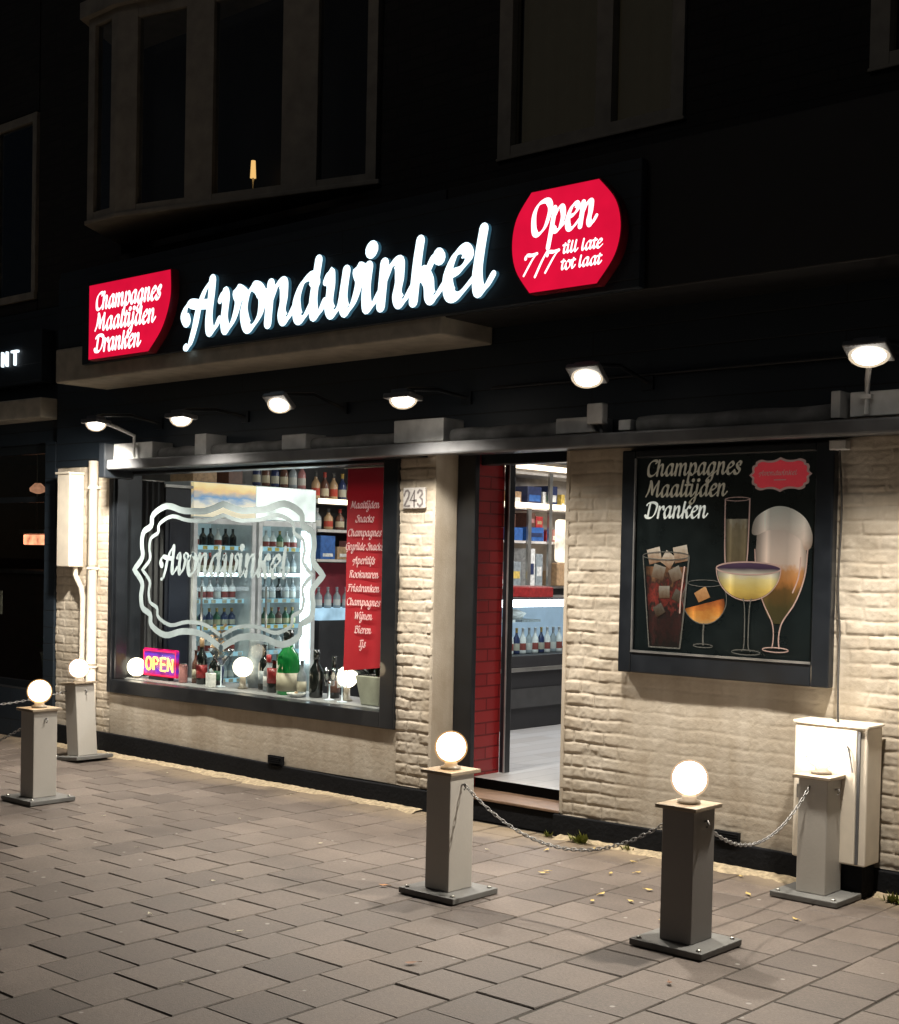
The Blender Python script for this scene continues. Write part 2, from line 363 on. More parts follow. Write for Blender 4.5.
def world_matrix(o):
    m = Matrix.LocRotScale(o.location, o.rotation_euler, o.scale)
    if o.parent: m = world_matrix(o.parent) @ o.matrix_parent_inverse @ m
    return m

def tag(o, label=None, cat=None, group=None, kind=None):
    if label: o['label'] = label
    if cat: o['category'] = cat
    if group: o['group'] = group
    if kind: o['kind'] = kind
    return o

def thing(name, label, cat, loc=(0, 0, 0), group=None, rot=(0, 0, 0)):
    o = bpy.data.objects.new(name, None); COL.objects.link(o)
    o.empty_display_size = .1; o.location = loc; o.rotation_euler = rot
    return tag(o, label, cat, group)

def copy_tree(o, parent=None):
    kids = [c for c in bpy.data.objects if c.parent == o]
    c = o.copy(); COL.objects.link(c)
    if parent is not None: c.parent = parent
    for k in kids: copy_tree(k, c)
    return c

# ------------------------------------------------------------------ brush lettering (own stroke alphabet: x-height 1)
GL = {
 'A': (1.2, [[(.86,1.75),(.86,1.0),(.84,.4),(.93,.06),(1.1,.12),(1.24,.34)], [(.84,1.72),(.6,1.25),(.42,.7),(.32,.2),(.18,-.22),(.02,-.3)], [(-.02,.42),(-.12,.62),(.02,.84),(.4,.80),(.84,.76)]]),
 'B': (1.1, [[(.25,1.65),(.2,.9),(.18,.05)], [(0,1.4),(.15,1.65),(.6,1.74),(.9,1.45),(.75,1.05),(.35,.92)], [(.35,.92),(.8,.85),(.98,.5),(.8,.1),(.4,.02),(.08,.1)]]),
 'C': (1.0, [[(.78,1.2),(.92,1.4),(.8,1.68),(.5,1.66),(.2,1.25),(.1,.7),(.22,.15),(.5,.0),(.8,.1),(1.04,.36)]]),
 'D': (1.2, [[(.3,1.55),(.26,.9),(.22,.05)], [(-.05,1.25),(.08,1.6),(.5,1.74),(.9,1.55),(1.06,1.0),(.92,.35),(.6,.03),(.15,.05),(-.02,.2)]]),
 'F': (.9, [[(.3,1.6),(.25,.8),(.12,.05),(-.1,.0)], [(-.05,1.45),(.2,1.68),(.6,1.62),(.95,1.72)], [(.12,.9),(.7,.92)]]),
 'G': (1.1, [[(.78,1.25),(.9,1.45),(.78,1.7),(.48,1.66),(.2,1.25),(.1,.7),(.22,.15),(.5,.0),(.78,.2),(.85,.8)], [(.55,.82),(1.05,.82)], [(.87,.8),(.85,.1),(.7,-.35),(.4,-.4)]]),
 'H': (1.25, [[(.22,1.7),(.18,.9),(.15,0)], [(.95,1.7),(.92,.5),(1.0,.06),(1.15,.12),(1.28,.34)], [(-.05,.85),(.3,.95),(.95,.9)]]),
 'I': (.6, [[(.3,1.7),(.28,.8),(.24,.05)], [(0,1.5),(.3,1.7),(.6,1.66)], [(0,.08),(.3,.02),(.58,.12)]]),
 'M': (1.5, [[(.0,.02),(.2,.5),(.3,1.7)], [(.3,1.7),(.45,1.0),(.62,.25)], [(.62,.25),(.85,.9),(1.12,1.7)], [(1.12,1.7),(1.12,.8),(1.14,.2),(1.28,.05),(1.5,.34)]]),
 'O': (1.15, [[(.6,1.72),(.25,1.45),(.1,.8),(.25,.15),(.55,.0),(.88,.3),(1.02,.95),(.88,1.55),(.6,1.72)]]),
 'R': (1.1, [[(.25,1.65),(.2,.9),(.16,.0)], [(-.02,1.4),(.15,1.66),(.6,1.74),(.88,1.4),(.7,1.0),(.3,.88)], [(.45,.9),(.62,.5),(.78,.08),(.95,.06),(1.12,.34)]]),
 'S': (.95, [[(.74,1.3),(.82,1.55),(.6,1.72),(.32,1.5),(.4,1.1),(.7,.75),(.72,.3),(.45,.0),(.1,.1),(.05,.4)]]),
 'V': (1.1, [[(.1,1.4),(.25,1.7),(.38,1.2),(.45,.1)], [(.45,.1),(.8,.8),(.95,1.5),(1.1,1.7)]]),
 'W': (1.55, [[(.05,1.45),(.2,1.7),(.32,1.2),(.38,.08)], [(.38,.08),(.7,.8),(.86,1.65)], [(.86,1.65),(.9,.7),(.95,.08)], [(.95,.08),(1.25,.8),(1.4,1.5),(1.55,1.68)]]),
 'a': (.98, [[(.66,.86),(.48,1.0),(.24,.86),(.11,.48),(.2,.07),(.4,.05),(.66,.45)], [(.7,.98),(.66,.4),(.74,.06),(.9,.12),(1.03,.36)]]),
 'c': (.72, [[(.6,.78),(.55,.98),(.3,.96),(.12,.6),(.15,.15),(.4,.02),(.76,.36)]]),
 'd': (.98, [[(.66,.86),(.48,1.0),(.24,.86),(.11,.48),(.2,.07),(.4,.05),(.66,.45)], [(.72,1.72),(.68,.9),(.66,.4),(.74,.06),(.9,.12),(1.03,.36)]]),
 'e': (.76, [[(.14,.5),(.42,.58),(.6,.8),(.46,1.0),(.24,.9),(.1,.5),(.2,.08),(.45,.02),(.81,.36)]]),
 'f': (.5, [[(.55,1.5),(.45,1.72),(.27,1.5),(.2,.8),(.12,.05),(.02,-.45)], [(-.02,.95),(.48,.98)]]),
 'g': (.98, [[(.66,.86),(.48,1.0),(.24,.86),(.11,.48),(.2,.07),(.4,.05),(.66,.45)], [(.7,.98),(.66,.3),(.6,-.4),(.38,-.68),(.12,-.5),(.3,-.2),(.7,.05),(1.03,.36)]]),
 'h': (.94, [[(.16,1.72),(.13,.9),(.12,.02)], [(.13,.5),(.32,.92),(.54,.96),(.6,.6),(.58,.25),(.68,.05),(.82,.1),(.99,.36)]]),
 'i': (.48, [[(.14,1.0),(.12,.45),(.2,.06),(.36,.1),(.53,.36)], [(.16,1.36),(.17,1.44)]]),
 'j': (.5, [[(.2,1.0),(.18,.1),(.1,-.5),(-.12,-.68),(-.28,-.48),(-.05,-.18),(.3,.08),(.55,.36)], [(.22,1.36),(.23,1.44)]]),
 'k': (.92, [[(.16,1.72),(.13,.9),(.12,.02)], [(.13,.45),(.4,.6),(.6,.98),(.74,.92)], [(.36,.62),(.5,.4),(.58,.1),(.72,.04),(.97,.36)]]),
 'l': (.5, [[(.18,1.72),(.14,.9),(.13,.4),(.22,.05),(.38,.1),(.55,.36)]]),
 'm': (1.42, [[(.12,1.0),(.12,.5),(.12,.02)], [(.12,.5),(.3,.92),(.5,.96),(.56,.6),(.56,.02)], [(.56,.5),(.78,.92),(1.0,.96),(1.06,.6),(1.05,.25),(1.14,.05),(1.3,.1),(1.47,.36)]]),
 'n': (.94, [[(.12,1.0),(.12,.5),(.12,.02)], [(.12,.5),(.32,.92),(.54,.96),(.6,.6),(.58,.25),(.68,.05),(.82,.1),(.99,.36)]]),
 'o': (.86, [[(.44,1.0),(.2,.86),(.1,.45),(.24,.05),(.44,.0),(.68,.3),(.7,.75),(.44,1.0)], [(.62,.82),(.9,.72)]]),
 'p': (.9, [[(.14,1.0),(.12,.2),(.08,-.65)], [(.13,.55),(.34,.92),(.56,.96),(.7,.6),(.62,.15),(.42,.02),(.18,.15)], [(.6,.1),(.95,.36)]]),
 'r': (.66, [[(.14,1.0),(.13,.5),(.12,.02)], [(.13,.5),(.3,.9),(.52,1.0),(.6,.78)]]),
 's': (.7, [[(.5,.72),(.55,.92),(.38,1.02),(.2,.82),(.3,.55),(.52,.32),(.42,.03),(.15,.02),(.04,.2)]]),
 't': (.5, [[(.22,1.42),(.16,.8),(.14,.35),(.22,.05),(.4,.1),(.55,.36)], [(-.04,.98),(.46,1.02)]]),
 'u': (.96, [[(.12,1.0),(.11,.4),(.24,.04),(.45,.12),(.62,.55)], [(.66,1.0),(.63,.4),(.7,.06),(.85,.1),(1.01,.36)]]),
 'v': (.82, [[(.0,.8),(.12,1.0),(.22,.8),(.22,.3),(.34,.03),(.56,.25),(.68,.7),(.6,1.0),(.88,.86)]]),
 'w': (1.2, [[(.02,.8),(.13,1.0),(.2,.7),(.2,.25),(.34,.03),(.54,.2),(.64,.6)], [(.66,1.0),(.63,.35),(.76,.03),(.96,.22),(1.08,.68),(1.0,1.0),(1.26,.86)]]),
 'z': (.7, [[(.05,.85),(.2,1.0),(.6,.95)], [(.6,.95),(.3,.5),(.05,.08)], [(.05,.08),(.3,.12),(.6,.0),(.74,.3)]]),
 '7': (.95, [[(.0,1.15),(.06,1.55),(.45,1.5),(.86,1.6)], [(.86,1.6),(.55,.95),(.05,.02)]]),
 '/': (.75, [[(.72,1.75),(.4,.8),(.02,-.15)]]),
 ' ': (.5, []),
}
def catmull(P, n=7):
    if len(P) == 2:
        return [(P[0][0] + (P[1][0] - P[0][0]) * t / n, P[0][1] + (P[1][1] - P[0][1]) * t / n) for t in range(n + 1)]
    out = []
    for i in range(len(P) - 1):
        p0 = P[i - 1] if i else P[i]; p1 = P[i]; p2 = P[i + 1]; p3 = P[min(i + 2, len(P) - 1)]
        if i == 0 and P[0] == P[-1]: p0 = P[-2]
        if i == len(P) - 2 and P[0] == P[-1]: p3 = P[1]
        for k in range(n):
            t = k / n
            out.append(tuple(.5 * (2 * p1[a] + (p2[a] - p0[a]) * t + (2 * p0[a] - 5 * p1[a] + 4 * p2[a] - p3[a]) * t * t + (3 * p1[a] - p0[a] - 3 * p2[a] + p3[a]) * t ** 3) for a in (0, 1)))
    out.append(P[-1]); return out

def text_width(s): return sum(GL[c][0] for c in s)

def ribbon(mb, path, width, y, depth=0., frame=None):
    """flat (or raised) brush stroke in the facade plane; path is (x,z), width is a function of the direction or a number"""
    n = len(path); Lf = []; Rt = []
    for i, p in enumerate(path):
        a = path[max(0, i - 1)]; b = path[min(n - 1, i + 1)]
        dx, dz = b[0] - a[0], b[1] - a[1]; l = math.hypot(dx, dz) or 1; dx /= l; dz /= l
        w = width(dx, dz) / 2 if callable(width) else width / 2
        Lf.append((p[0] - dz * w, p[1] + dx * w)); Rt.append((p[0] + dz * w, p[1] - dx * w))
    def cap(c, a, b, k=5):
        # half disc from a to b around c
        a0 = math.atan2(a[1] - c[1], a[0] - c[0]); r = math.hypot(a[0] - c[0], a[1] - c[1])
        return [(c[0] + r * math.cos(a0 - PI * j / (k + 1)), c[1] + r * math.sin(a0 - PI * j / (k + 1))) for j in range(1, k + 1)]
    endc = cap(path[-1], Lf[-1], Rt[-1]); stc = cap(path[0], Rt[0], Lf[0])
    f = frame or (lambda x, yy, z: (x, yy, z))
    def V(p, yy): return f(p[0], yy, p[1])
    vs = []; fs = []
    for i in range(n): vs += [V(Lf[i], y), V(Rt[i], y)]
    for i in range(n - 1): fs.append((2 * i, 2 * i + 1, 2 * i + 3, 2 * i + 2))
    o = len(vs); vs += [V(p, y) for p in endc]; fs.append((2 * n - 2, *[], 2 * n - 1, *[o + k for k in range(len(endc) - 1, -1, -1)]))
    o2 = len(vs); vs += [V(p, y) for p in stc]; fs.append((1, 0, *[o2 + k for k in range(len(stc) - 1, -1, -1)]))
    if depth:
        loop = Lf + endc + Rt[::-1] + stc
        o3 = len(vs); m = len(loop)
        vs += [V(p, y) for p in loop] + [V(p, y + depth) for p in loop]
        fs += [(o3 + i, o3 + (i + 1) % m, o3 + m + (i + 1) % m, o3 + m + i) for i in range(m)]
    mb.add(vs, fs)

def letters(s, x0, x1, zb, xh, y, slant=.17, weight=1., depth=0., frame=None, step=.00035, per=False, asc=.52):
    """brush text whose advance runs from x0 to x1, baseline zb, x-height xh; returns one MB (or one per glyph)"""
    W = text_width(s); sx = (x1 - x0) / W; res = []; mb = MB(); cx = x0
    def width(dx, dz):
        ang = math.atan2(dz, dx) - math.radians(38)
        return xh * weight * (.085 + .205 * abs(math.sin(ang)) ** 1.3)
    for c in s:
        adv, strokes = GL[c]; k = 0
        for st in strokes:
            dot = len(st) == 2 and abs(st[0][1] - st[1][1]) < .1 and abs(st[0][0] - st[1][0]) < .1
            if not dot: st = [(px, pz if pz <= 1 else 1 + (pz - 1) * asc) for px, pz in st]
            P = [(cx + (px * sx) + slant * pz * xh, zb + pz * xh) for px, pz in catmull(st)]
            if dot:
                w = xh * weight * .30
                P = [(cx + st[0][0] * sx + slant * st[0][1] * xh + t * xh * .02, zb + st[0][1] * xh + t * xh * .02) for t in (0, 1, 2)]
                ribbon(mb, P, w, y - k * step, depth, frame)
            else: ribbon(mb, P, width, y - k * step, depth, frame)
            k += 1
        cx += adv * sx
        if per and strokes: res.append((c, mb)); mb = MB()
    return res if per else mb

def plaque(cx, cz, w, h, top=1.):
    q = [(0, -1), (.2, -.84), (.42, -.82), (.62, -.89), (.78, -.77), (.8, -.62), (.89, -.53), (.91, -.36), (.9, -.18), (1, 0)]
    q = catmull(q, 4)
    pts = [(x, z) for x, z in q] + [(x, -z) for x, z in q[-2::-1]]
    pts += [(-x, z) for x, z in pts[-2:0:-1]]
    return [(cx + x * w, cz + (z if z < .5 or abs(x) > .3 else z * (top + (1 - top) * abs(x) / .3)) * h) for x, z in pts]

# ------------------------------------------------------------------ world, sun, camera
w = bpy.data.worlds.new('World'); scene.world = w; w.use_nodes = True
nt = w.node_tree; bg = nt.nodes['Background']
sky = nt.nodes.new('ShaderNodeTexSky'); sky.sky_type = 'NISHITA'; sky.sun_disc = False
SUN_EL, SUN_AZ = math.radians(38), math.radians(200)
sky.sun_elevation = SUN_EL; sky.sun_rotation = SUN_AZ
nt.links.new(sky.outputs[0], bg.inputs[0]); bg.inputs[1].default_value = .0030
sd = bpy.data.lights.new('sun', 'SUN'); sd.energy = .05; sd.angle = math.radians(12); sd.color = (1, .86, .70)
so = bpy.data.objects.new('sun', sd); COL.objects.link(so)
d = Vector((math.sin(SUN_AZ) * math.cos(SUN_EL), math.cos(SUN_AZ) * math.cos(SUN_EL), math.sin(SUN_EL)))
so.rotation_euler = d.to_track_quat('Z', 'Y').to_euler(); so.location = d * 30

F_PX, CY = 1373.1258, 598.9096
yaw, pitch, roll = [math.radians(a) for a in (-41.44391135, -1.52810876, 1.16940985)]
fw = Vector((math.sin(yaw) * math.cos(pitch), math.cos(yaw) * math.cos(pitch), math.sin(pitch)))
rt = Vector((math.cos(yaw), -math.sin(yaw), 0)); up = rt.cross(fw)
r2 = rt * math.cos(roll) + up * math.sin(roll); u2 = -rt * math.sin(roll) + up * math.cos(roll)
cd = bpy.data.cameras.new('camera'); cam = bpy.data.objects.new('camera', cd); COL.objects.link(cam)
cam.matrix_world = Matrix(((r2.x, u2.x, -fw.x, 0), (r2.y, u2.y, -fw.y, -6.49), (r2.z, u2.z, -fw.z, 1.6), (0, 0, 0, 1)))
cd.sensor_fit = 'HORIZONTAL' if 899 >= 1024 else 'VERTICAL'
cd.sensor_height = 36; cd.sensor_width = 36
cd.lens = 36 * F_PX / 1024; cd.shift_y = (CY - 512) / 1024
cd.clip_end = 2000; scene.camera = cam

# ------------------------------------------------------------------ ground
g = MB(); g.add([(-400, -400, -.05), (400, -400, -.05), (400, 400, -.05), (-400, 400, -.05)], [(0, 1, 2, 3)])
tag(g.build('ground', M['ground']), kind='structure')
g = MB(); g.add([(-16, -7.2, -.0042), (4, -7.2, -.0042), (4, .3, -.0042), (-16, .3, -.0042)], [(0, 1, 2, 3)])
tag(g.build('paving_bed', M['grout']), kind='structure')
pv = MB(); PW, PL, J = .284, .275, .007
for i in range(-43, 27):
    x = -3.84 + i * PW
    off = (PL / 2 if i % 2 else 0) + R.uniform(-.010, .010)
    for j in range(0, 27):
        y1 = -.012 - (j * PL) + off + .17; y0 = y1 - PL
        y1 = min(y1, -.022)
        if y1 - y0 < .04: continue
        h = R.gauss(0, .0006); t1, t2 = R.gauss(0, .0008), R.gauss(0, .0008); jx = R.uniform(-.002, .002)
        a = J / 2 * R.uniform(.8, 1.2); e = .004
        X0, X1, Y0, Y1 = x + a + jx, x + PW - a + jx, y0 + a, y1 - a
        top = [(X0 + e, Y0 + e, h - t1 - t2), (X1 - e, Y0 + e, h + t1 - t2), (X1 - e, Y1 - e, h + t1 + t2), (X0 + e, Y1 - e, h - t1 + t2)]
        mid = [(X0, Y0, h - .004 - t1 - t2), (X1, Y0, h - .004 + t1 - t2), (X1, Y1, h - .004 + t1 + t2), (X0, Y1, h - .004 - t1 + t2)]
        bot = [(X0, Y0, -.03), (X1, Y0, -.03), (X1, Y1, -.03), (X0, Y1, -.03)]
        fs = [(0, 1, 2, 3)]
        for k in range(4): fs += [(4 + k, 4 + (k + 1) % 4, (k + 1) % 4, k), (8 + k, 8 + (k + 1) % 4, 4 + (k + 1) % 4, 4 + k)]
        pv.add(top + mid + bot, fs)
tag(pv.build('pavement', paver_mat()), kind='structure')

# sand and grit blown against the foot of the wall
b = MB()
for xa, xb in ((-10.1, -5.9), (-4.8, 1.0)):
    n = int((xb - xa) / .03); rows = []
    for i in range(n + 1):
        x = xa + (xb - xa) * i / n
        w_ = .075 + .03 * math.sin(x * 3.1) + .02 * math.sin(x * 11.7 + 1) + R.uniform(-.02, .02)
        rows.append([(x, -.027, .016 + R.uniform(0, .006)), (x, -.027 - w_ * .5, .010 + R.uniform(0, .004)), (x, -.027 - w_, -.001)])
    o0 = len(b.v); b.v += [p for r in rows for p in r]
    for i in range(n):
        for k in range(2): q = o0 + i * 3 + k; b.f.append((q, q + 1, q + 4, q + 3)); b.sm.append(True)
tag(b.build('sand_drift', mat('pale_sand', (.36, .29, .19), .95, var=.35, scale=40, bump=.6, bscale=200)), 'pale sand and grit blown along the foot of the shop wall', 'sand', kind='stuff')

# ------------------------------------------------------------------ shop building
shop = thing('shop_building', 'cream brick corner shop front with dark upper floor and lit window', 'building', (-6, 0, 0))

def noise2(shape, cell, rng):
    """smooth value noise on a grid"""
    h, wd = shape; gh, gw = int(h / cell) + 3, int(wd / cell) + 3
    g_ = rng.random((gh, gw)); yy = np.arange(h) / cell; xx = np.arange(wd) / cell
    yi, xi = yy.astype(int), xx.astype(int); fy, fx = yy - yi, xx - xi
    fy = (fy * fy * (3 - 2 * fy))[:, None]; fx = (fx * fx * (3 - 2 * fx))[None, :]
    a = g_[yi][:, xi]; b = g_[yi][:, xi + 1]; c = g_[yi + 1][:, xi]; d_ = g_[yi + 1][:, xi + 1]
    return (a * (1 - fx) + b * fx) * (1 - fy) + (c * (1 - fx) + d_ * fx) * fy

def brick_patch(x0, x1, z0, z1, amp, seed, res=.0062, edge=False):
    """relief of hand-made painted bricks as a height field"""
    rng = np.random.default_rng(seed)
    nx = max(2, int((x1 - x0) / res) + 1); nz = max(2, int((z1 - z0) / res) + 1)
    xs = np.linspace(x0, x1, nx); zs = np.linspace(z0, z1, nz)
    X, Z = np.meshgrid(xs, zs)
    warp = (noise2((nz, nx), 22, rng) - .5) * .013; warpx = (noise2((nz, nx), 14, rng) - .5) * .02
    H, Wd = .071, .205
    Zw = Z + warp; row = np.floor(Zw / H); Xw = X + warpx + np.where(row % 2 == 0, 0, Wd / 2) + (np.sin(row * 12.9) * .03)
    col = np.floor(Xw / Wd)
    fz = Zw / H - row; fx = Xw / Wd - col
    dz = np.minimum(fz, 1 - fz) * H; dx = np.minimum(fx, 1 - fx) * Wd
    e = np.minimum(dz, dx * 1.1)
    prof = np.clip(e / .0135, 0, 1); prof = prof * prof * (3 - 2 * prof)
    rnd = np.modf(np.abs(np.sin(row * 127.1 + col * 311.7) * 43758.5453))[0]
    A = amp(X, Z) if callable(amp) else np.full_like(X, amp)
    keep = np.clip((noise2((nz, nx), 14, rng) - .1) * 3, .35, 1)
    h = A * (prof * keep * (.0075 + .006 * rnd) + (rnd - .5) * .0035) + A * (noise2((nz, nx), 5, rng) - .5) * .0055 + A * (noise2((nz, nx), 2.5, rng) - .5) * .004 + (noise2((nz, nx), 40, rng) - .5) * .008 + (noise2((nz, nx), 2, rng) - .5) * .0012
    Y = -h
    V = np.stack([X, Y, Z], -1).reshape(-1, 3)
    idx = np.arange(nx * nz).reshape(nz, nx)
    F = np.stack([idx[:-1, :-1], idx[:-1, 1:], idx[1:, 1:], idx[1:, :-1]], -1).reshape(-1, 4)
    return V, F

def amp_wall(X, Z):
    a = np.ones_like(X)
    sx = np.clip((X + 4.62) / .35, 0, 1); sz = np.clip((1.35 - Z) / .35, 0, 1)
    a = 1 - (.80 * sx * sz) * np.where(X > -3.1, np.clip(1 - (X + 3.1) / .4, .45, 1), 1)
    a = a * np.where(Z > 2.02, .35, 1.)
    return a * .68
res_ = .006
patches = [brick_patch(-10.15, -9.37, .14, 2.32, .45, 1), brick_patch(-9.37, -6.17, .14, .50, .05, 2), brick_patch(-6.17, -5.86, .14, 2.32, .70, 3), brick_patch(-4.826, 1.2, .13, 2.32, amp_wall, 4)]
V = []; F = []; o = 0
for v_, f_ in patches: V.append(v_); F.append(f_ + o); o += len(v_)
V = np.concatenate(V); F = np.concatenate(F)
me = bpy.data.meshes.new('brick_wall')
me.vertices.add(len(V)); me.vertices.foreach_set('co', V.astype(np.float32).ravel())
me.loops.add(F.size); me.loops.foreach_set('vertex_index', F.astype(np.int32).ravel())
me.polygons.add(len(F)); me.polygons.foreach_set('loop_start', np.arange(0, F.size, 4, dtype=np.int32))
me.polygons.foreach_set('use_smooth', np.ones(len(F), dtype=bool)); me.update(calc_edges=True)
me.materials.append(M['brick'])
bw = bpy.data.objects.new('brick_wall', me); COL.objects.link(bw); bw.parent = shop; bw.matrix_parent_inverse = world_matrix(shop).inverted()

# the solid core of the ground floor wall behind the relief, with reveals
b = MB()
for x0, x1, z0, z1 in ((-10.15, -9.36, 0, 2.32), (-9.36, -6.18, 0, .50), (-6.18, -5.862, 0, 2.32), (-4.824, 1.2, 0, 2.32)):
    b.box(x0, x1, .03, .24, z0, z1)
# returns that close the relief at the door and window edges
b.box(-5.88, -5.858, -.008, .198, .14, 2.32); b.box(-4.828, -4.806, -.010, .3, .14, 2.32)
b.build('wall_core', M['brick'], shop)
b = MB()
b.prism_xz([(-10.16, 0), (-5.86, 0), (-5.86, .135), (-6.6, .13), (-7.6, .145), (-8.9, .165), (-10.16, .17)], -.028, .03)
b.prism_xz([(-4.86, 0), (1.2, 0), (1.2, .13), (-2.9, .125), (-3.9, .14), (-4.86, .13)], -.028, .03)
b.build('plinth', M['plinth'], shop, .006)
# small air vents breaking the plinth line
for vx, vz in ((-7.32, .175), (-3.70, .165)):
    b = MB(); b.box(vx - .075, vx + .075, -.034, -.01, vz - .03, vz + .03)
    for k in range(4): b.box(vx - .065, vx + .065, -.040, -.034, vz - .022 + k * .013, vz - .017 + k * .013)
    b.build('air_vent', M['plinth'], shop)
# dark fascia boarding and dark upper storey
b = MB(); b.box(-10.15, 1.2, -.02, .24, 2.325, 3.9); b.build('fascia_boarding', M['clad'], shop)
b = MB()
for x0, x1, z0, z1 in ((-10.15, -9.3, 3.905, 8.5), (-9.3, -6.4, 3.905, 4.0), (-9.3, -6.4, 5.9, 8.5), (-6.4, -5.40, 3.905, 8.5), (-5.40, -4.09, 3.905, 4.06), (-5.40, -4.09, 5.9, 8.5), (-4.09, -3.02, 3.905, 8.5), (-3.02, -1.6, 3.905, 4.08), (-3.02, -1.6, 5.9, 8.5), (-1.6, 1.2, 3.905, 8.5)):
    b.box(x0, x1, .0, .24, z0, z1)
b.build('upper_wall', M['darkbrick'], shop)
b = MB(); b.box(-10.15, 1.2, .24, 9, 8.4, 8.5); b.box(1.1, 1.2, .24, 9, 0, 8.4); b.box(-10.15, -10.12, .24, 9, 0, 8.4); b.box(-10.15, 1.2, 8.9, 9, 0, 8.4)
b.build('outer_shell', M['black'], shop)
# projecting fascia box under the bay: beige slab with lit soffit, dark box above
b = MB(); b.box(-9.43, -5.40, -.50, -.022, 2.93, 3.19); b.build('canopy', M['beige'], shop, .012)
b = MB(); b.box(-9.41, -5.395, -.48, -.022, 3.193, 3.78); b.build('fascia_box', M['clad'], shop, .008)
b = MB(); b.box(-5.39, 1.2, -.478, -.022, 3.03, 3.78); b.build('fascia_box', M['black'], shop, .008)  # painted near black so this end fades into shade
b = MB(); b.box(-5.39, 1.2, -.05, -.022, 2.655, 2.675); b.build('fascia_moulding', M['darkframe'], shop, .008)

# bay window on the first floor (its front runs obliquely away from the wall)
P1, P2, P3 = Vector((-9.0, -.52, 0)), Vector((-8.62, -.53, 0)), Vector((-6.46, .0, 0))
b = MB(); b.prism_xy([(-9.4, .1), (-9.02, -.53), (-8.62, -.54), (-6.43, .0), (-6.43, .1)], 4.085, 4.12)
bay = b.build('bay_window', M['whitewood'], shop, .008)
def face_box(mb, A, B, s0, s1, z0, z1, t=.07, off=0.):
    d_ = (B - A); L_ = d_.length; d_.normalize(); n_ = Vector((-d_.y, d_.x, 0))
    q = [A + d_ * (s0 * L_) + n_ * off, A + d_ * (s1 * L_) + n_ * off, A + d_ * (s1 * L_) + n_ * (off + t), A + d_ * (s0 * L_) + n_ * (off + t)]
    mb.prism_xy([(p.x, p.y) for p in q], z0, z1)
f = MB()
for s0, s1 in ((0, .22), (.80, 1)): face_box(f, P1, P2, s0, s1, 4.12, 5.62)
face_box(f, P1, P2, .22, .80, 4.12, 4.17, .06, .003); face_box(f, P1, P2, .22, .80, 5.56, 5.62, .06, .003)
for s0, s1 in ((0, .085), (.286, .395), (.66, .79), (.965, 1.0)): face_box(f, P2, P3, s0, s1, 4.12, 5.62)
for s0, s1 in ((.085, .286), (.395, .66), (.79, .965)):
    face_box(f, P2, P3, s0, s1, 4.12, 4.165, .06, .003); face_box(f, P2, P3, s0, s1, 5.52, 5.62, .06, .003)
f.prism_xy([(-9.42, .1), (-9.05, -.57), (-8.62, -.58), (-6.38, -.02), (-6.38, .1)], 5.62, 5.74)
f.build('frame', M['whitewood'], bay)
f = MB(); face_box(f, P1, P2, .22, .80, 4.17, 5.56, .006, .03)
for s0, s1 in ((.085, .286), (.395, .66), (.79, .965)): face_box(f, P2, P3, s0, s1, 4.165, 5.52, .006, .03)
f.build('pane', M['glassdark'], bay)
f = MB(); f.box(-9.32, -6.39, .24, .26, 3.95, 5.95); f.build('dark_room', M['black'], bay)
# a small lamp glowing inside the dark bay
lamp = thing('table_lamp', 'tiny warm lamp glowing behind the dark bay window glass', 'lamp', (-7.77, .06, 4.12))
b = MB(); b.lathe([(.05, 0), (.05, .01), (.008, .02), (.008, .235)], (-7.77, .06, 4.125), 12); b.build('base', M['steel'], lamp)
b = MB(); b.lathe([(.022, .236), (.016, .36)], (-7.77, .06, 4.125), 12); b.build('shade', M['smalllamp'], lamp)

def upper_window(x0, x1, z0, z1, mull, parent):
    wdw = MB(); wdw.box(x0 - .01, x1 + .01, -.024, .05, z0 - .02, z0)
    wo = wdw.build('upper_window', M['whitewood'], parent, .006)
    f_ = MB(); f_.box(x0, x0 + .1, -.02, .06, z0, z1); f_.box(x1 - .08, x1, -.02, .06, z0, z1)
    f_.box(x0 + .1, x1 - .08, -.017, .058, z0, z0 + .06); f_.box(x0 + .1, x1 - .08, -.017, .058, z1 - .08, z1)
    for m0, m1 in mull: f_.box(m0, m1, -.014, .056, z0 + .06, z1 - .08)
    f_.build('frame', M['whitewood'], wo)
    p_ = MB(); p_.box(x0 + .1, x1 - .08, .03, .036, z0 + .06, z1 - .08); p_.build('pane', M['glassdark'], wo)
    s_ = MB(); n = 60; vq = []
    for k in range(n + 1):
        x = x0 + .105 + (x1 - x0 - .19) * k / n; yq = .085 + .012 * math.sin(k * .9) + .006 * math.sin(k * 2.3)
        vq += [(x, yq, z0 + .02), (x, yq, z1 - .02)]
    s_.add(vq, [(2 * k, 2 * k + 2, 2 * k + 3, 2 * k + 1) for k in range(n)], True)
    s_.build('curtain', M['blind'], wo)
    return wo
upper_window(-5.40, -4.09, 4.06, 5.9, [(-4.68, -4.57)], shop)
upper_window(-3.02, -1.6, 4.08, 5.9, [(-2.35, -2.25)], shop)

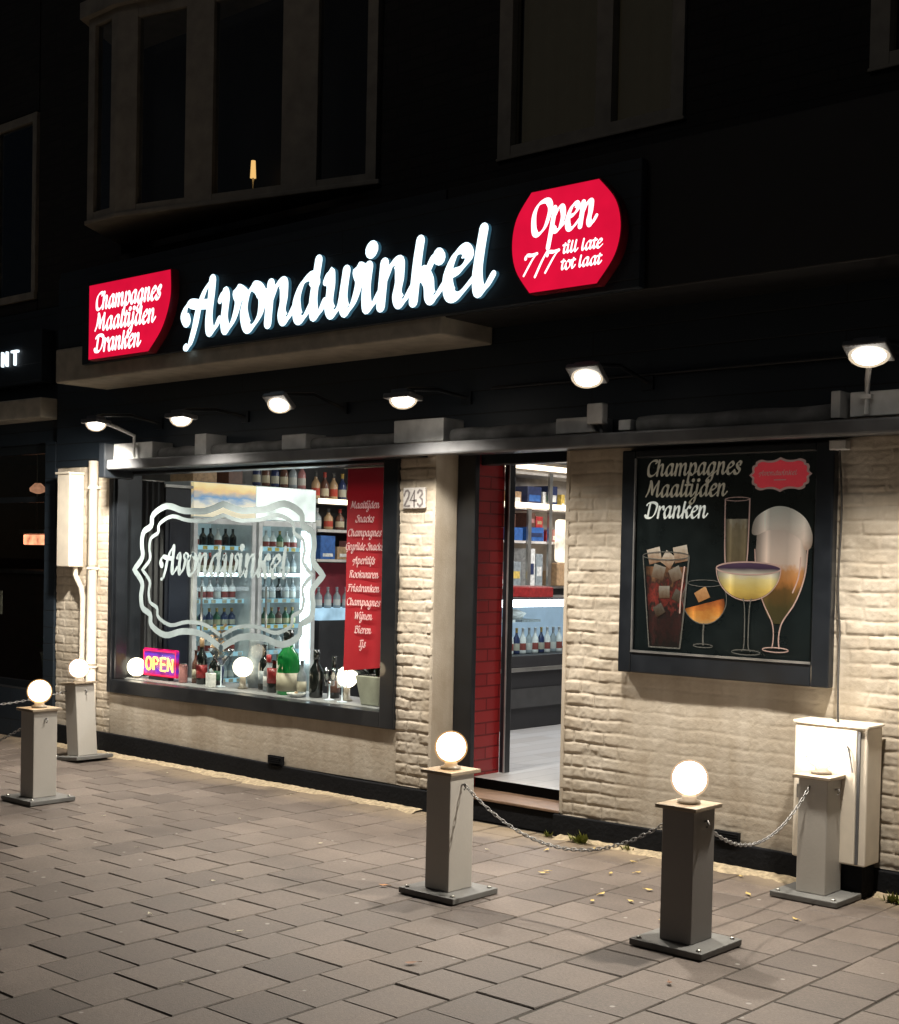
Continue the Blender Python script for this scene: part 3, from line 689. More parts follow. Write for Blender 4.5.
# display window
YG = .07
b = MB(); b.box(-9.36, -6.18, .08, .52, .575, .612); win = b.build('display_window', mat('grey_sill_paint', (.24, .24, .245), .4), shop, .004)
f = MB(); X0, X1, Z0, Z1 = -9.37, -6.17, .50, 2.32
f.box(X0, X0 + .06, -.035, .10, Z0, Z1); f.box(X1 - .13, X1, -.035, .10, Z0, Z1)
f.box(X0 + .06, X1 - .13, -.032, .079, Z0, .606); f.box(X0 + .06, X1 - .13, -.032, .098, 2.24, Z1)
f.box(X0 + .06, X0 + .085, -.012, .098, .606, 2.24); f.box(X1 - .15, X1 - .13, -.012, .098, .606, 2.24)
f.build('window_frame', M['darkframe'], win, .006)
f = MB(); f.box(-9.372, -9.338, .101, .26, .613, 2.31); f.build('side_lining', M['darkframe'], win)
f = MB(); f.box(X0 + .086, X1 - .151, YG, YG + .006, .607, 2.239); f.build('glass_pane', M['glass'], win)
dec = MB()
for w_, h_, t_ in ((1.10, .565, .050), (.99, .475, .030)):
    q = plaque(-8.06, 1.49, w_, h_, .9); ribbon(dec, q + [q[0]], t_, YG - .0030)
t_ = letters('Avondwinkel', -8.80, -7.33, 1.468, .152, YG - .0034, slant=.11, weight=1.12)
dec.v += []; dec.add(t_.v, t_.f)
dec.build('window_lettering', M['decal'], win)

# door opening
b = MB(); b.box(-5.857, -5.705, .20, .242, .155, 2.32); b.box(-5.70, -4.83, .244, .328, 2.225, 2.32)
b.box(-4.86, -4.828, .302, .36, .22, 2.3)
b.box(-5.722, -5.672, .516, .57, .22, 2.32)
df = b.build('door_frame', M['darkframe'], shop, .005)
b = MB(); b.box(-5.683, -5.671, .506, .5155, .22, 2.3); b.build('metal_edge', M['alum'], df, .003)
b = MB(); b.box(-5.80, -5.722, .2425, .515, .152, 2.32); b.build('red_reveal', M['red_tile'], df)
b = MB(); b.box(-5.857, -4.83, .0, .272, .0, .13); st = b.build('doorstep', M['plinth'], shop, .008)
b = MB(); b.box(-5.856, -4.832, -.012, .271, .133, .15); b.build('tread', M['wood'], st, .004)
b = MB(); b.box(-5.720, -4.832, .272, .30, .152, .218); b.build('threshold', M['plinth'], st, .004)
# house number plate on the pier
b = MB(); b.prism_xz([(-6.12, 1.94), (-5.93, 1.94), (-5.93, 2.075), (-6.12, 2.075)], -.034, -.012)
hp = b.build('house_number_plate', M['plate'], shop, .006)
f = MB(); k = 0
for gx, strokes in ((-6.105, [[(0, .07), (.01, .095), (.03, .1), (.044, .085), (.038, .06), (.0, .0), (.045, .0)]]), (-6.048, [[(.03, 0), (.03, .1), (-.004, .035), (.046, .035)]]), (-5.988, [[(0, .085), (.015, .1), (.035, .095), (.04, .075), (.02, .055), (.04, .04), (.042, .015), (.02, -.002), (.0, .012)]])):
    for s_ in strokes: ribbon(f, [(gx + x, 1.957 + z) for x, z in s_], .015, -.0365)
f.build('number', M['platedig'], hp)

# interior shell
b = MB(); b.add([(-10.05, .242, .22), (-3.4, .242, .22), (-3.4, 6.4, .22), (-10.05, 6.4, .22)], [(0, 1, 2, 3)])
b.add([(-5.86, .301, .2195), (-4.84, .301, .2195), (-4.84, .273, .2195), (-5.86, .273, .2195)], [(0, 3, 2, 1)]); b.build('floor', M['floor'], shop)
b = MB(); b.box(-10.05, -3.4, .242, 6.4, 2.72, 2.78); b.build('ceiling', M['ceil'], shop)
b = MB(); b.box(-10.11, -10.05, .242, 6.4, .2, 2.78); b.box(-3.4, -3.34, .242, 6.4, .2, 2.78); b.box(-10.05, -3.4, 6.4, 6.46, .2, 2.78)
b.build('interior_wall', M['room'], shop)
for cx_, cy_ in ((-8.3, 2.6), (-6.3, 1.7), (-6.9, 4.4)):  # unseen panels added as the main fill light of the room
    f = MB(); f.box(cx_ - .6, cx_ + .6, cy_ - .14, cy_ + .14, 2.69, 2.719); c_ = f.build('fill_light_panel', M['whitemetal'], shop)
    f = MB(); f.add([(cx_ - .56, cy_ - .11, 2.688), (cx_ - .56, cy_ + .11, 2.688), (cx_ + .56, cy_ + .11, 2.688), (cx_ + .56, cy_ - .11, 2.688)], [(0, 1, 2, 3)]); f.build('diffuser', M['paneldim' if cx_ < -8 else 'panel'], c_)

# ------------------------------------------------------------------ signs
sign = thing('shop_sign', 'long dark shop sign with big lit white script letters above the canopy', 'sign', (-6.4, -.5, 3.05))
b = MB(); b.box(-9.02, -4.0, -.535, -.483, 3.035, 3.70); b.build('panel', M['clad'], sign, .006)
for c, mb in letters('Avondwinkel', -7.72, -4.98, 3.125, .258, -.562, slant=.11, weight=1.30, step=.0006, per=True):
    lt_ = mb.build('letter', M['letter'], sign)
    rim = MB(); k_ = [tuple(v) for v in mb.v]; rim.add([(x, y + .004, z) for x, y, z in k_] + [(x, -.536, z) for x, y, z in k_], [])
    from collections import Counter
    n_ = len(k_); ec = Counter(); ed = {}
    for f_ in mb.f:
        for a_, b_ in zip(f_, f_[1:] + f_[:1]): ec[frozenset((a_, b_))] += 1; ed[frozenset((a_, b_))] = (a_, b_)
    for e_, q_ in ec.items():
        if q_ == 1: a_, b_ = ed[e_]; rim.f.append((b_, a_, a_ + n_, b_ + n_)); rim.sm.append(False)
    rim.build('return', M['letterside'], lt_)
# left red light box
lb = thing('light_box_sign', 'red lit sign listing three kinds of goods at the left end of the fascia', 'sign', (-8.4, -.55, 3.05), 'red lit sign boxes')
edge = [(-8.866, 3.045)] + catmull([(-8.12, 3.045), (-7.96, 3.2), (-7.87, 3.4), (-7.872, 3.602)], 6) + [(-8.866, 3.602)]
b = MB(); b.prism_xz(edge, -.600, -.536); b.shift(.03).build('casing', M['signedge'], lb)
f = MB(); f.flat_xz([(-8.37 + (x + 8.37) * .985, 3.325 + (z - 3.325) * .98) for x, z in edge], -.6025); f.shift(.03).build('face', M['signred'], lb)
f = MB()
for s_, x0, x1, zb in (('Champagnes', -8.775, -7.985, 3.41), ('Maaltijden', -8.775, -8.05, 3.255), ('Dranken', -8.775, -8.22, 3.10)):
    t_ = letters(s_, x0, x1, zb, .086, -.605, weight=1.25); f.add(t_.v, t_.f)
f.shift(.03).build('lettering', M['signwhite'], lb)
# right red light box
lb = thing('light_box_sign', 'round-sided red lit sign reading Open 7/7 at the right end of the fascia', 'sign', (-4.46, -.55, 3.07), 'red lit sign boxes')
edge = [(-4.70, 3.065), (-4.245, 3.065)] + catmull([(-4.245, 3.065), (-4.135, 3.2), (-4.1, 3.345), (-4.135, 3.49), (-4.245, 3.617)], 6)[1:] + [(-4.70, 3.617)] + catmull([(-4.70, 3.617), (-4.80, 3.49), (-4.83, 3.345), (-4.80, 3.2), (-4.70, 3.065)], 6)[1:-1]
b = MB(); b.prism_xz(edge, -.600, -.536); b.shift(.03).build('casing', M['signedge'], lb)
f = MB(); f.flat_xz([(-4.463 + (x + 4.463) * .98, 3.341 + (z - 3.341) * .98) for x, z in edge], -.6025); f.shift(.03).build('face', M['signred'], lb)
f = MB()
for s_, x0, x1, zb, xh, wt in (('Open', -4.70, -4.27, 3.38, .125, 1.15), ('7/7', -4.74, -4.51, 3.165, .085, 1.1), ('till late', -4.475, -4.22, 3.255, .042, 1.3), ('tot laat', -4.485, -4.225, 3.17, .042, 1.3)):
    t_ = letters(s_, x0, x1, zb, xh, -.605, weight=wt); f.add(t_.v, t_.f)
f.shift(.03).build('lettering', M['signwhite'], lb)

# ------------------------------------------------------------------ awning over the whole front
aw = thing('awning', 'closed grey awning bar with pale brackets running along the whole shop front', 'awning', (-5.5, -.1, 2.3))
b = MB(); b.prism_xz([(-9.05, 2.262), (1.2, 2.242), (1.2, 2.318), (-9.05, 2.338)], -.285, -.205); b.build('front_bar', M['greymetal'], aw, .012)
for x0, x1 in ((-8.54, -8.06), (-7.91, -7.12), (-6.85, -6.06), (-5.6, -4.78), (-4.24, -3.1)):
    b = MB(); b.tube([(x0 + (x1 - x0) * k / 12, -.13, 2.372 + .004 * math.sin(k * 1.1)) for k in range(13)], .050, 14)
    b.build('fabric_roll', M['roll'], aw)
b = MB()
for x0, x1 in ((-9.05, -5.9), (-5.6, 1.2)): b.box(x0, x1, -.205, -.045, 2.262, 2.30)
b.build('cassette', M['darkframe'], aw)
for x0, x1, z1 in ((-9.06, -8.56, 2.465), (-8.05, -7.92, 2.495), (-7.10, -6.86, 2.445), (-6.04, -5.62, 2.485), (-4.76, -4.5, 2.43), (-4.33, -4.25, 2.40), (-3.08, -3.03, 2.475), (-2.98, -2.45, 2.462)):
    b = MB(); b.box(x0, x1, -.215, -.02, 2.342, z1); b.build('bracket', M['whitemetal'], aw, .006)
b = MB(); b.box(-9.13, -9.05, -.30, -.02, 2.20, 2.47); b.build('end_cap', M['darkframe'], aw, .01)

jb = thing('junction_box', 'small white junction box under the round-sided red sign', 'box', (-4.465, -.22, 2.42))
b = MB(); b.cbox((-4.465, -.225, 2.44), (.105, .06, .115)); b.build('casing', M['whitemetal'], jb, .008)
b = MB(); b.tube([(-4.465, -.21, 2.39), (-4.465, -.18, 2.345)], .012, 8); b.build('conduit', M['greymetal'], jb)

# ------------------------------------------------------------------ floodlights
LAMPS = [(-8.725, 2.562, 165, 'leftmost floodlight, above the meter box at the shop corner', -6),
         (-7.709, 2.545, 85, 'second floodlight from the left, above the window lettering', -6),
         (-6.695, 2.587, 100, 'third floodlight from the left, glaring above the right half of the window', -42),
         (-5.598, 2.544, 90, 'floodlight above the wide pale bracket left of the doorway', -8),
         (-4.269, 2.582, 125, 'floodlight glaring below the round-sided red sign', -42),
         (-2.712, 2.567, 200, 'rightmost floodlight, above the utility cabinet', -34)]
def floodlight(x, z, label, tilt):
    t = thing('floodlight', label, 'lamp', (x, -.6, z), 'floodlights along the facade')
    rot = Matrix.Rotation(math.radians(tilt), 3, 'X')
    b = MB(); b.cbox((x, -.6, z + .022), (.21, .13, .03), rot); b.cbox((x, -.6, z + .05), (.13, .08, .028), rot); b.build('housing', M['greymetal'], t, .006)
    off = rot @ Vector((0, 0, .004))
    b = MB(); b.lathe([(.002, -.052), (.03, -.048), (.055, -.036), (.074, -.016), (.080, .004)], (0, 0, 0), 20); b.v = [tuple(rot @ Vector((v[0] * 1.25, v[1] * .8, v[2])) + Vector((x + off.x, -.6 + off.y, z + off.z))) for v in b.v]; ln_ = b.build('lens', M['lensshell'], t)
    b = MB(); b.lathe([(.002, -.040), (.03, -.036), (.050, -.024), (.062, -.006), (.064, .002)], (0, 0, 0), 20); b.v = [tuple(rot @ Vector((v[0] * 1.25, v[1] * .8, v[2])) + Vector((x + off.x, -.6 + off.y, z + off.z))) for v in b.v]; b.build('lit_core', M['lens'], ln_)
    b = MB(); b.tube([(x, -.02, 2.62), (x, -.3, z + .10), (x, -.55, z + .075), (x, -.6, z + .06)], .012, 8); b.cbox((x, -.025, 2.62), (.08, .02, .08)); b.build('arm', M['darkframe'], t)
    return t
for x, z, e, lab, tl in LAMPS:
    t = floodlight(x, z, lab, tl)
    l = bpy.data.lights.new('floodlight_beam', 'SPOT'); l.energy = e * 2.1; l.color = (1, .92, .80); l.shadow_soft_size = .05
    l.spot_size = math.radians(150); l.spot_blend = 1.
    o_ = bpy.data.objects.new('floodlight_beam', l); COL.objects.link(o_); o_.location = Matrix.Rotation(math.radians(tl), 3, 'X') @ Vector((0, 0, -.085))
    aim = Vector((0, -.42, -1)) if tl < -20 else Vector((0, .0, -1))
    if x < -8: aim = Vector((-.55, .05, -1))
    o_.rotation_euler = aim.to_track_quat('-Z', 'Y').to_euler(); o_.parent = t
    if x in (-8.725, -2.712):
        b = MB(); xs = x - (.0 if x < -5 else .16); b.tube([(xs, -.26, 2.345), (xs, -.26, 2.51), (xs + (.0 if x < -5 else .08), -.42, 2.56), (x, -.56, z + .03)], .014, 8)
        b.cbox((xs, -.26, 2.43), (.05, .03, .02)); b.build('stem', M['whitemetal'], t)

# ------------------------------------------------------------------ bollards with globes and chains
BZ = .588
def bollard(loc, label, tilt=(0, 0, 0), m='pole', gm='globe'):
    t = thing('bollard', label, 'bollard', (0, 0, 0), 'square bollards with globe lamps')
    b = MB(); b.box(-.175, .175, -.165, .165, .004, .032); b.build('base_plate', M['base'], t, .004)
    b = MB(); b.box(-.076, .076, -.086, .086, .0325, BZ); b.build('post', M[m], t, .004)
    b = MB(); b.box(-.099, .099, -.109, .109, BZ + .0005, BZ + .018); b.build('cap', M['cap'], t, .003)
    b = MB(); b.lathe([(.05, 0), (.05, .012), (.032, .018), (.030, .034)], (0, 0, BZ + .018), 18); b.build('lamp_socket', M['socket'], t)
    b = MB(); b.sphere((0, 0, BZ + .018 + .026 + .078), .080); gl_ = b.build('lamp_globe', M['shell' if gm == 'globe' else 'shellw'], t)
    b = MB(); b.sphere((0, 0, BZ + .018 + .026 + .079), .0705); b.build('lit_core', M[gm], gl_)
    for sx_ in (-1, 1):
        for sy_ in (-1, 1): b = MB(); b.lathe([(.011, .0325), (.011, .037), (.006, .041)], (sx_ * .145, sy_ * .135, 0), 8); b.build('bolt', M['steel'], t)
    b = MB()
    for k in range(1): b.tube([(.0745, 0, BZ - .05), (.091, 0, BZ - .045), (.098, 0, BZ - .06), (.089, 0, BZ - .072)], .005, 6)
    b.build('chain_hook', M['chain'], t)
    t.location = loc; t.rotation_euler = tilt
    return t
BOL = [((-4.345, -1.535, 0), 'bollard in front of the doorway, left end of the two-span chain', (0, 0, 0), 'pole', 'globe'),
       ((-3.045, -1.49, 0), 'nearest and largest bollard, post coloured darker for shade, in the right foreground', (0, 0, 0), 'poleshade', 'globew'),
       ((-3.045, -.275, 0), 'bollard standing right in front of the utility cabinet', (0, 0, 0), 'pole', 'globehot'),
       ((-7.85, -1.59, 0), 'straight bollard at the left edge of the picture', (0, 0, 0), 'pole', 'globe'),
       ((-9.23, -.34, 0), 'leaning bollard near the shop corner, farthest from the camera', (0, math.radians(-5.5), 0), 'pole', 'globew')]
BOL.append(((-10.05, -2.0, 0), 'bollard beyond the left edge of the picture, end of the left chains', (0, 0, 0), 'pole', 'globe'))
for l_, lab, tl, m_, g_ in BOL: bollard(l_, lab, tl, m_, g_)

def chain(label, A, B, sag, plastic=False):
    A, B = Vector(A), Vector(B); mb = MB()
    Lh = (B - A).length; n = max(12, int((Lh + sag) / .026)); pts = []
    for i in range(n + 1):
        t = i / n; p = A.lerp(B, t); p.z -= sag * 4 * t * (1 - t); pts.append(p)
    for i in range(n):
        c = (pts[i] + pts[i + 1]) / 2; d_ = (pts[i + 1] - pts[i]).normalized()
        s_ = d_.cross(Vector((0, 0, 1))).normalized(); u_ = s_.cross(d_)
        s_ = s_ if i % 2 else u_
        ring = [c + d_ * (.019 * math.cos(a)) + s_ * (.0072 * math.sin(a)) for a in [2 * PI * k / 10 for k in range(10)]]
        mb.tube(ring, .0026, 5, True)
    o_ = mb.build('chain', M['chain']); tag(o_, label, 'chain', 'chains between the bollards'); return o_
chain('pale chain sagging from the doorway bollard to the nearest bollard', (-4.255, -1.535, .54), (-3.125, -1.49, .53), .215)
chain('pale chain hanging between the nearest bollard and the one by the cabinet', (-3.045, -1.40, .53), (-3.06, -.365, .55), .19)
chain('chain running left out of the picture from the straight left bollard', (-7.95, -1.59, .50), (-9.96, -2.0, .53), .30)
chain('chain running left out of the picture from the leaning bollard', (-9.32, -.40, .54), (-10.05, -1.91, .54), .12)

# ------------------------------------------------------------------ poster case
pc = thing('poster_case', 'dark framed glazed poster case with drinks pictures on the right wall', 'poster', (-3.77, -.06, 1.0))
b = MB(); x0, x1, z0, z1 = -4.40, -3.125, 1.005, 2.245
b.box(x0, x0 + .085, -.066, -.005, z0, z1); b.box(x1 - .10, x1, -.066, -.005, z0, z1); b.box(x0 + .085, x1 - .10, -.064, -.005, z0, z0 + .115); b.box(x0 + .085, x1 - .10, -.064, -.005, z1 - .045, z1)
b.build('frame', M['postframe'], pc, .008)
b = MB(); b.box(x0 + .085, x1 - .1, -.070, -.0645, z0 + .115, z0 + .127); b.box(x0 + .0855, x0 + .093, -.068, -.055, z0 + .128, z1 - .046); b.build('inner_strip', M['alum'], pc)
b = MB(); b.box(x0 + .084, x1 - .099, -.037, -.012, z0 + .114, z1 - .044); pr = b.build('print', M['poster'], pc)
b = MB(); b.box(x0 + .086, x1 - .101, -.056, -.053, z0 + .128, z1 - .046); b.build('glass_pane', M['caseglass'], pc)
yb = -.0385
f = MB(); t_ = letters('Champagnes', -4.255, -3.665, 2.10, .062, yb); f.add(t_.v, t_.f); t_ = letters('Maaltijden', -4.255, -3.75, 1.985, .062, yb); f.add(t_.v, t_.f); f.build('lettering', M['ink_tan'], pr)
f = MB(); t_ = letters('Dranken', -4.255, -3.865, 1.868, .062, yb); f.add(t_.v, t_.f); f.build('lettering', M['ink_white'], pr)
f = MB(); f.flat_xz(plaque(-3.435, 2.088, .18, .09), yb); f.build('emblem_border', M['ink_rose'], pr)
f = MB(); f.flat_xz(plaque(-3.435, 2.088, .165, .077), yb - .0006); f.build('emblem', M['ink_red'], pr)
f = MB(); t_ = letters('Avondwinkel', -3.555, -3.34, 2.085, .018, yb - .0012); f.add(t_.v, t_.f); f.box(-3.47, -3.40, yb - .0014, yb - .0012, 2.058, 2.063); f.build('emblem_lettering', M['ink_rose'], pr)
def shape(pts, stops, y, noise=0., ns=5., nm='drink_picture', smooth=True, rnd=True):
    stops = [(a, tuple(min(.85, c * 1.05) for c in q)) for a, q in stops]
    if smooth: pts = catmull(pts + [pts[0]], 5)[:-1]
    f_ = MB(); f_.flat_xz(pts, y); return f_.build(nm, gradient(nm + '_print', stops, 'Z', noise, ns, .45, emit=.12, rnd=rnd and nm not in ('ice_picture', 'wine_picture', 'orange_slice_picture')), pr)  # pictures carry a faint glow in place of light on the poster
DK = (.012, .012, .014)
def ell(cx, cz, a_, b__, n=20, t0=0, t1=2 * PI): return [(cx + a_ * math.cos(t0 + (t1 - t0) * k / n), cz + b__ * math.sin(t0 + (t1 - t0) * k / n)) for k in range(n + 1)]
GREY = mat('grey_print', (.13, .12, .115), .6)
def lines(items, y, m, nm):
    f_ = MB()
    for k, (pts, w_) in enumerate(items): ribbon(f_, catmull(pts, 6) if len(pts) > 2 and len(pts) < 12 else pts, w_ * .62, y - k * .00025)
    f_.build(nm, m, pr)
# iced cola in a tall glass
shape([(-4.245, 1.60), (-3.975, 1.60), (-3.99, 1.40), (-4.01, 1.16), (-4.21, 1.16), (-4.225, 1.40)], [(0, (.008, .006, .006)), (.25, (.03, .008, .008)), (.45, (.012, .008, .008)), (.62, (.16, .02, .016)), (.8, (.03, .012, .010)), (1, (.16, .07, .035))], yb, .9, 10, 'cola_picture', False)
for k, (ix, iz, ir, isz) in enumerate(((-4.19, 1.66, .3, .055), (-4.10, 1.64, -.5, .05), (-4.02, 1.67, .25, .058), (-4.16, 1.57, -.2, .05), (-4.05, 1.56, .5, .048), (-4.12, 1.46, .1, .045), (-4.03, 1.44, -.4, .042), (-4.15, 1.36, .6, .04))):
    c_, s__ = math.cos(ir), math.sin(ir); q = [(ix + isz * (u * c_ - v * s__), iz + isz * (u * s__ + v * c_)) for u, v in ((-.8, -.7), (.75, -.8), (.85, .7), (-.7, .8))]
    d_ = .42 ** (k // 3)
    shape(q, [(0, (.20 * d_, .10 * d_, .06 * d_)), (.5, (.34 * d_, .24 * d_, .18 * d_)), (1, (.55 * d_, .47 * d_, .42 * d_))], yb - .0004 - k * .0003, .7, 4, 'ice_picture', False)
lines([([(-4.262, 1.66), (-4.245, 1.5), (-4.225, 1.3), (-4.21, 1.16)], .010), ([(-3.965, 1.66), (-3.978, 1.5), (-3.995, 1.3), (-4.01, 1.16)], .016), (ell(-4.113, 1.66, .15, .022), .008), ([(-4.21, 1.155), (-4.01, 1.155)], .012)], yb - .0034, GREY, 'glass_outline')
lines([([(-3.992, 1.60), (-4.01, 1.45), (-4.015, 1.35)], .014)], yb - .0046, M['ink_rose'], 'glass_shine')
# amber cocktail in a tilted balloon glass
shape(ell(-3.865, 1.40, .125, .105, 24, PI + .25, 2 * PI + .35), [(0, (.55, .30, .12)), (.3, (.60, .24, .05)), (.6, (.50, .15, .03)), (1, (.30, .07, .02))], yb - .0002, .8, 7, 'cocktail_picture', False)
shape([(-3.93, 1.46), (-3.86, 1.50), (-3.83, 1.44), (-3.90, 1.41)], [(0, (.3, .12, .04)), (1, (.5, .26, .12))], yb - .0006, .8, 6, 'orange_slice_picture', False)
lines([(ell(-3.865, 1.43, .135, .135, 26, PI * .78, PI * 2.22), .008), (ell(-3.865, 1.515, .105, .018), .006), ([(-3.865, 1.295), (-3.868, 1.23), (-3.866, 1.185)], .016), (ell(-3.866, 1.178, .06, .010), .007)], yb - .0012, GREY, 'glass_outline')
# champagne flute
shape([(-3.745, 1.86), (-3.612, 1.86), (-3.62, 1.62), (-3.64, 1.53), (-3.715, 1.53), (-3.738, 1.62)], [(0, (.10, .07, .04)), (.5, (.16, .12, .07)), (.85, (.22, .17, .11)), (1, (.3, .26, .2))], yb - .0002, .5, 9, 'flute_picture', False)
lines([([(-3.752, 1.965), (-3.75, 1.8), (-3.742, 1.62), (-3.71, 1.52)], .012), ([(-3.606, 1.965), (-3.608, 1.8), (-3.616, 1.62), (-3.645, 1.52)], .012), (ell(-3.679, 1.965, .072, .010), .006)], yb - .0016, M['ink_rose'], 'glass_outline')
# foaming beer glass
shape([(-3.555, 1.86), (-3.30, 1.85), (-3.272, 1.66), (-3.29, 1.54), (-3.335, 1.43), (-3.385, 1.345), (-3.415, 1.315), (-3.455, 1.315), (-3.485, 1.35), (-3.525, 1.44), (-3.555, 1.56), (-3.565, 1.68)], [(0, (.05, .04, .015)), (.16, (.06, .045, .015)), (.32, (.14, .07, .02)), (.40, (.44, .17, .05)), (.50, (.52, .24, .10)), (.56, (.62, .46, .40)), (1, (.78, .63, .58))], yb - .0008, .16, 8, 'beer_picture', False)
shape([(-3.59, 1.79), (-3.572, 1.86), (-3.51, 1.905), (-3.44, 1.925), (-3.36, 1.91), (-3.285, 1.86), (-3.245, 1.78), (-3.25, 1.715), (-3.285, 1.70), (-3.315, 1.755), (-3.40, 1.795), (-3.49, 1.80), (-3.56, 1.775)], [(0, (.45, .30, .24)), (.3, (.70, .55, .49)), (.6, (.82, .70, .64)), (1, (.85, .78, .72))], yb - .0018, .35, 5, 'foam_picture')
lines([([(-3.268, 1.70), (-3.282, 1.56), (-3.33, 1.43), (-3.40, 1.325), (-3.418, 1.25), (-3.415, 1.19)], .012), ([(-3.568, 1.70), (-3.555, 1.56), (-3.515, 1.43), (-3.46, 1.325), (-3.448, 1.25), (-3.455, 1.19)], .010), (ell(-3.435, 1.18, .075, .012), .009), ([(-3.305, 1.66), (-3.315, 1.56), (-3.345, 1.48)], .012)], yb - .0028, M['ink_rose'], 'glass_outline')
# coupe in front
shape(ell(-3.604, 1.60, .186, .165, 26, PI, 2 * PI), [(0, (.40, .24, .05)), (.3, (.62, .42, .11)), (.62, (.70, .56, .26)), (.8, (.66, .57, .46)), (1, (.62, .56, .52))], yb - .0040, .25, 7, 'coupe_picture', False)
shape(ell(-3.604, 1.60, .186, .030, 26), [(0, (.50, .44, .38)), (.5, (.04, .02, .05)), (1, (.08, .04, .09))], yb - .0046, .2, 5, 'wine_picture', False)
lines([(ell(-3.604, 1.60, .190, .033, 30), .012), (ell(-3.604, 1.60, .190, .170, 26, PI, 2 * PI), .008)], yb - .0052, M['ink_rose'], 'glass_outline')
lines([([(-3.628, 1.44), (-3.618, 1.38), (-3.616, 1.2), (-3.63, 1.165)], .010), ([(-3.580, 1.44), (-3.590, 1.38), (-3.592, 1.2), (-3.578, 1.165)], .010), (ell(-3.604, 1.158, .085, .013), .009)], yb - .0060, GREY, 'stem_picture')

# ------------------------------------------------------------------ utility cabinet, cable, meter box, pipe
uc = thing('utility_cabinet', 'cream steel utility cabinet against the right wall behind a bollard', 'cabinet', (-3.03, -.12, 0))
b = MB(); b.box(-3.225, -2.845, -.20, -.035, .165, .838); b.build('body', M['cream'], uc, .008)
b = MB(); b.box(-3.222, -2.895, -.214, -.2005, .172, .825); b.build('door', M['cream'], uc, .005)
b = MB(); b.cbox((-3.19, -.218, .50), (.022, .008, .07)); b.build('lock', M['steel'], uc, .003)
b = MB(); b.box(-2.891, -2.879, -.212, -.2005, .175, .82); b.build('hinge_rail', M['greymetal'], uc)
b = MB(); b.box(-3.235, -2.835, -.215, -.03, .8385, .852); b.build('lid', M['cream'], uc, .004)
b = MB(); b.box(-3.19, -2.87, -.17, -.035, 0, .164); b.build('foot', M['plinth'], uc)
cb = thing('power_cable', 'thin dark cable hanging from the awning down to the utility cabinet', 'cable', (-3.08, -.05, 2.2))
b = MB(); pth = catmull([(-3.105, 2.20), (-3.085, 1.9), (-3.092, 1.5), (-3.06, 1.15), (-3.02, .87), (-2.99, .82)], 8)
b.tube([(x, -.05 - max(0, (1.3 - z)) * .26, z) for x, z in pth] + [(-2.93, -.223, .72), (-2.91, -.223, .62)], .0055, 6); b.build('wire', M['cable'], cb)
b = MB(); b.cbox((-3.105, -.05, 2.225), (.09, .06, .05)); b.build('plug_box', M['whitemetal'], cb, .006)
mbx = thing('meter_box', 'cream wall box with conduit at the far left shop corner', 'box', (-9.84, -.08, 1.5))
b = MB(); b.box(-9.93, -9.75, -.15, -.015, 1.50, 2.255); b.build('casing', M['cream'], mbx, .006)
b = MB(); b.box(-9.945, -9.74, -.165, -.012, 2.2565, 2.275); b.build('lid', M['cream'], mbx, .004)
b = MB(); b.tube([(-9.79, -.06, 1.50), (-9.79, -.06, 1.43), (-9.72, -.05, 1.33), (-9.71, -.04, 1.25), (-9.715, -.04, .15)], .022, 10); b.build('conduit', M['cream'], mbx)
dp = thing('drain_pipe', 'cream downpipe on the wall between meter box and shop window', 'pipe', (-9.56, -.06, .1))
b = MB(); b.tube([(-9.55, -.06, .02), (-9.55, -.06, 2.36)], .04, 14); b.build('pipe', M['cream'], dp)
for zz in (.7, 1.5, 2.15):
    b = MB(); b.tube([(-9.55, -.06, zz - .015), (-9.55, -.06, zz + .015)], .047, 14); b.box(-9.57, -9.53, -.03, -.005, zz - .012, zz + .012); b.build('clamp', M['cream'], dp)

# ------------------------------------------------------------------ neighbouring building
nb = thing('neighbour_building', 'dark restaurant building at the left edge with lit letters on its fascia', 'building', (-13, 0, 0))
b = MB(); b.box(-19, -10.17, .05, .3, 2.55, 3.7); b.box(-10.32, -10.165, -.02, .3, 0, 2.55); b.box(-19, -10.32, .0, .3, 0, .42); b.box(-19, -13.2, .05, .3, .42, 2.55)
b.build('front_wall', M['clad'], nb)
b = MB(); b.box(-19, -10.60, .05, .3, 5.42, 8.5); b.box(-10.58, -10.17, .05, .3, 3.705, 8.5); b.box(-19, -10.60, .05, .3, 3.705, 3.86); b.box(-19, -11.9, .05, .3, 3.86, 5.42); b.build('upper_wall', M['darkbrick'], nb)
b = MB(); b.box(-19, -10.18, -.16, .05, 2.74, 2.91); b.build('cornice', M['beige'], nb, .012)
for ch, strokes, x in (('N', [[(0, 0), (0, .11)], [(0, .11), (.075, 0)], [(.075, 0), (.075, .11)]], -10.90), ('T', [[(.04, 0), (.04, .11)], [(-.005, .11), (.085, .11)]], -10.74)):
    f = MB()
    for k, s_ in enumerate(strokes): ribbon(f, [(x + a, 3.228 + c) for a, c in s_], .022, -.100 - k * .0006, .02)
    f.build('letter', M['nt'], nb)
b = MB(); b.box(-19, -10.3, -.08, .049, 3.05, 3.5); b.build('fascia', M['clad'], nb, .006)
b = MB(); b.box(-13.2, -10.32, .10, .16, .42, .48); nw = b.build('shop_window', M['darkframe'], nb)
f = MB(); f.box(-13.2, -10.321, .1, .16, 2.47, 2.548); f.box(-11.62, -11.55, .1, .16, .481, 2.469); f.box(-10.40, -10.322, .1, .16, .481, 2.469); f.box(-11.549, -10.401, .11, .15, 2.05, 2.10); f.build('frame', M['darkframe'], nw)
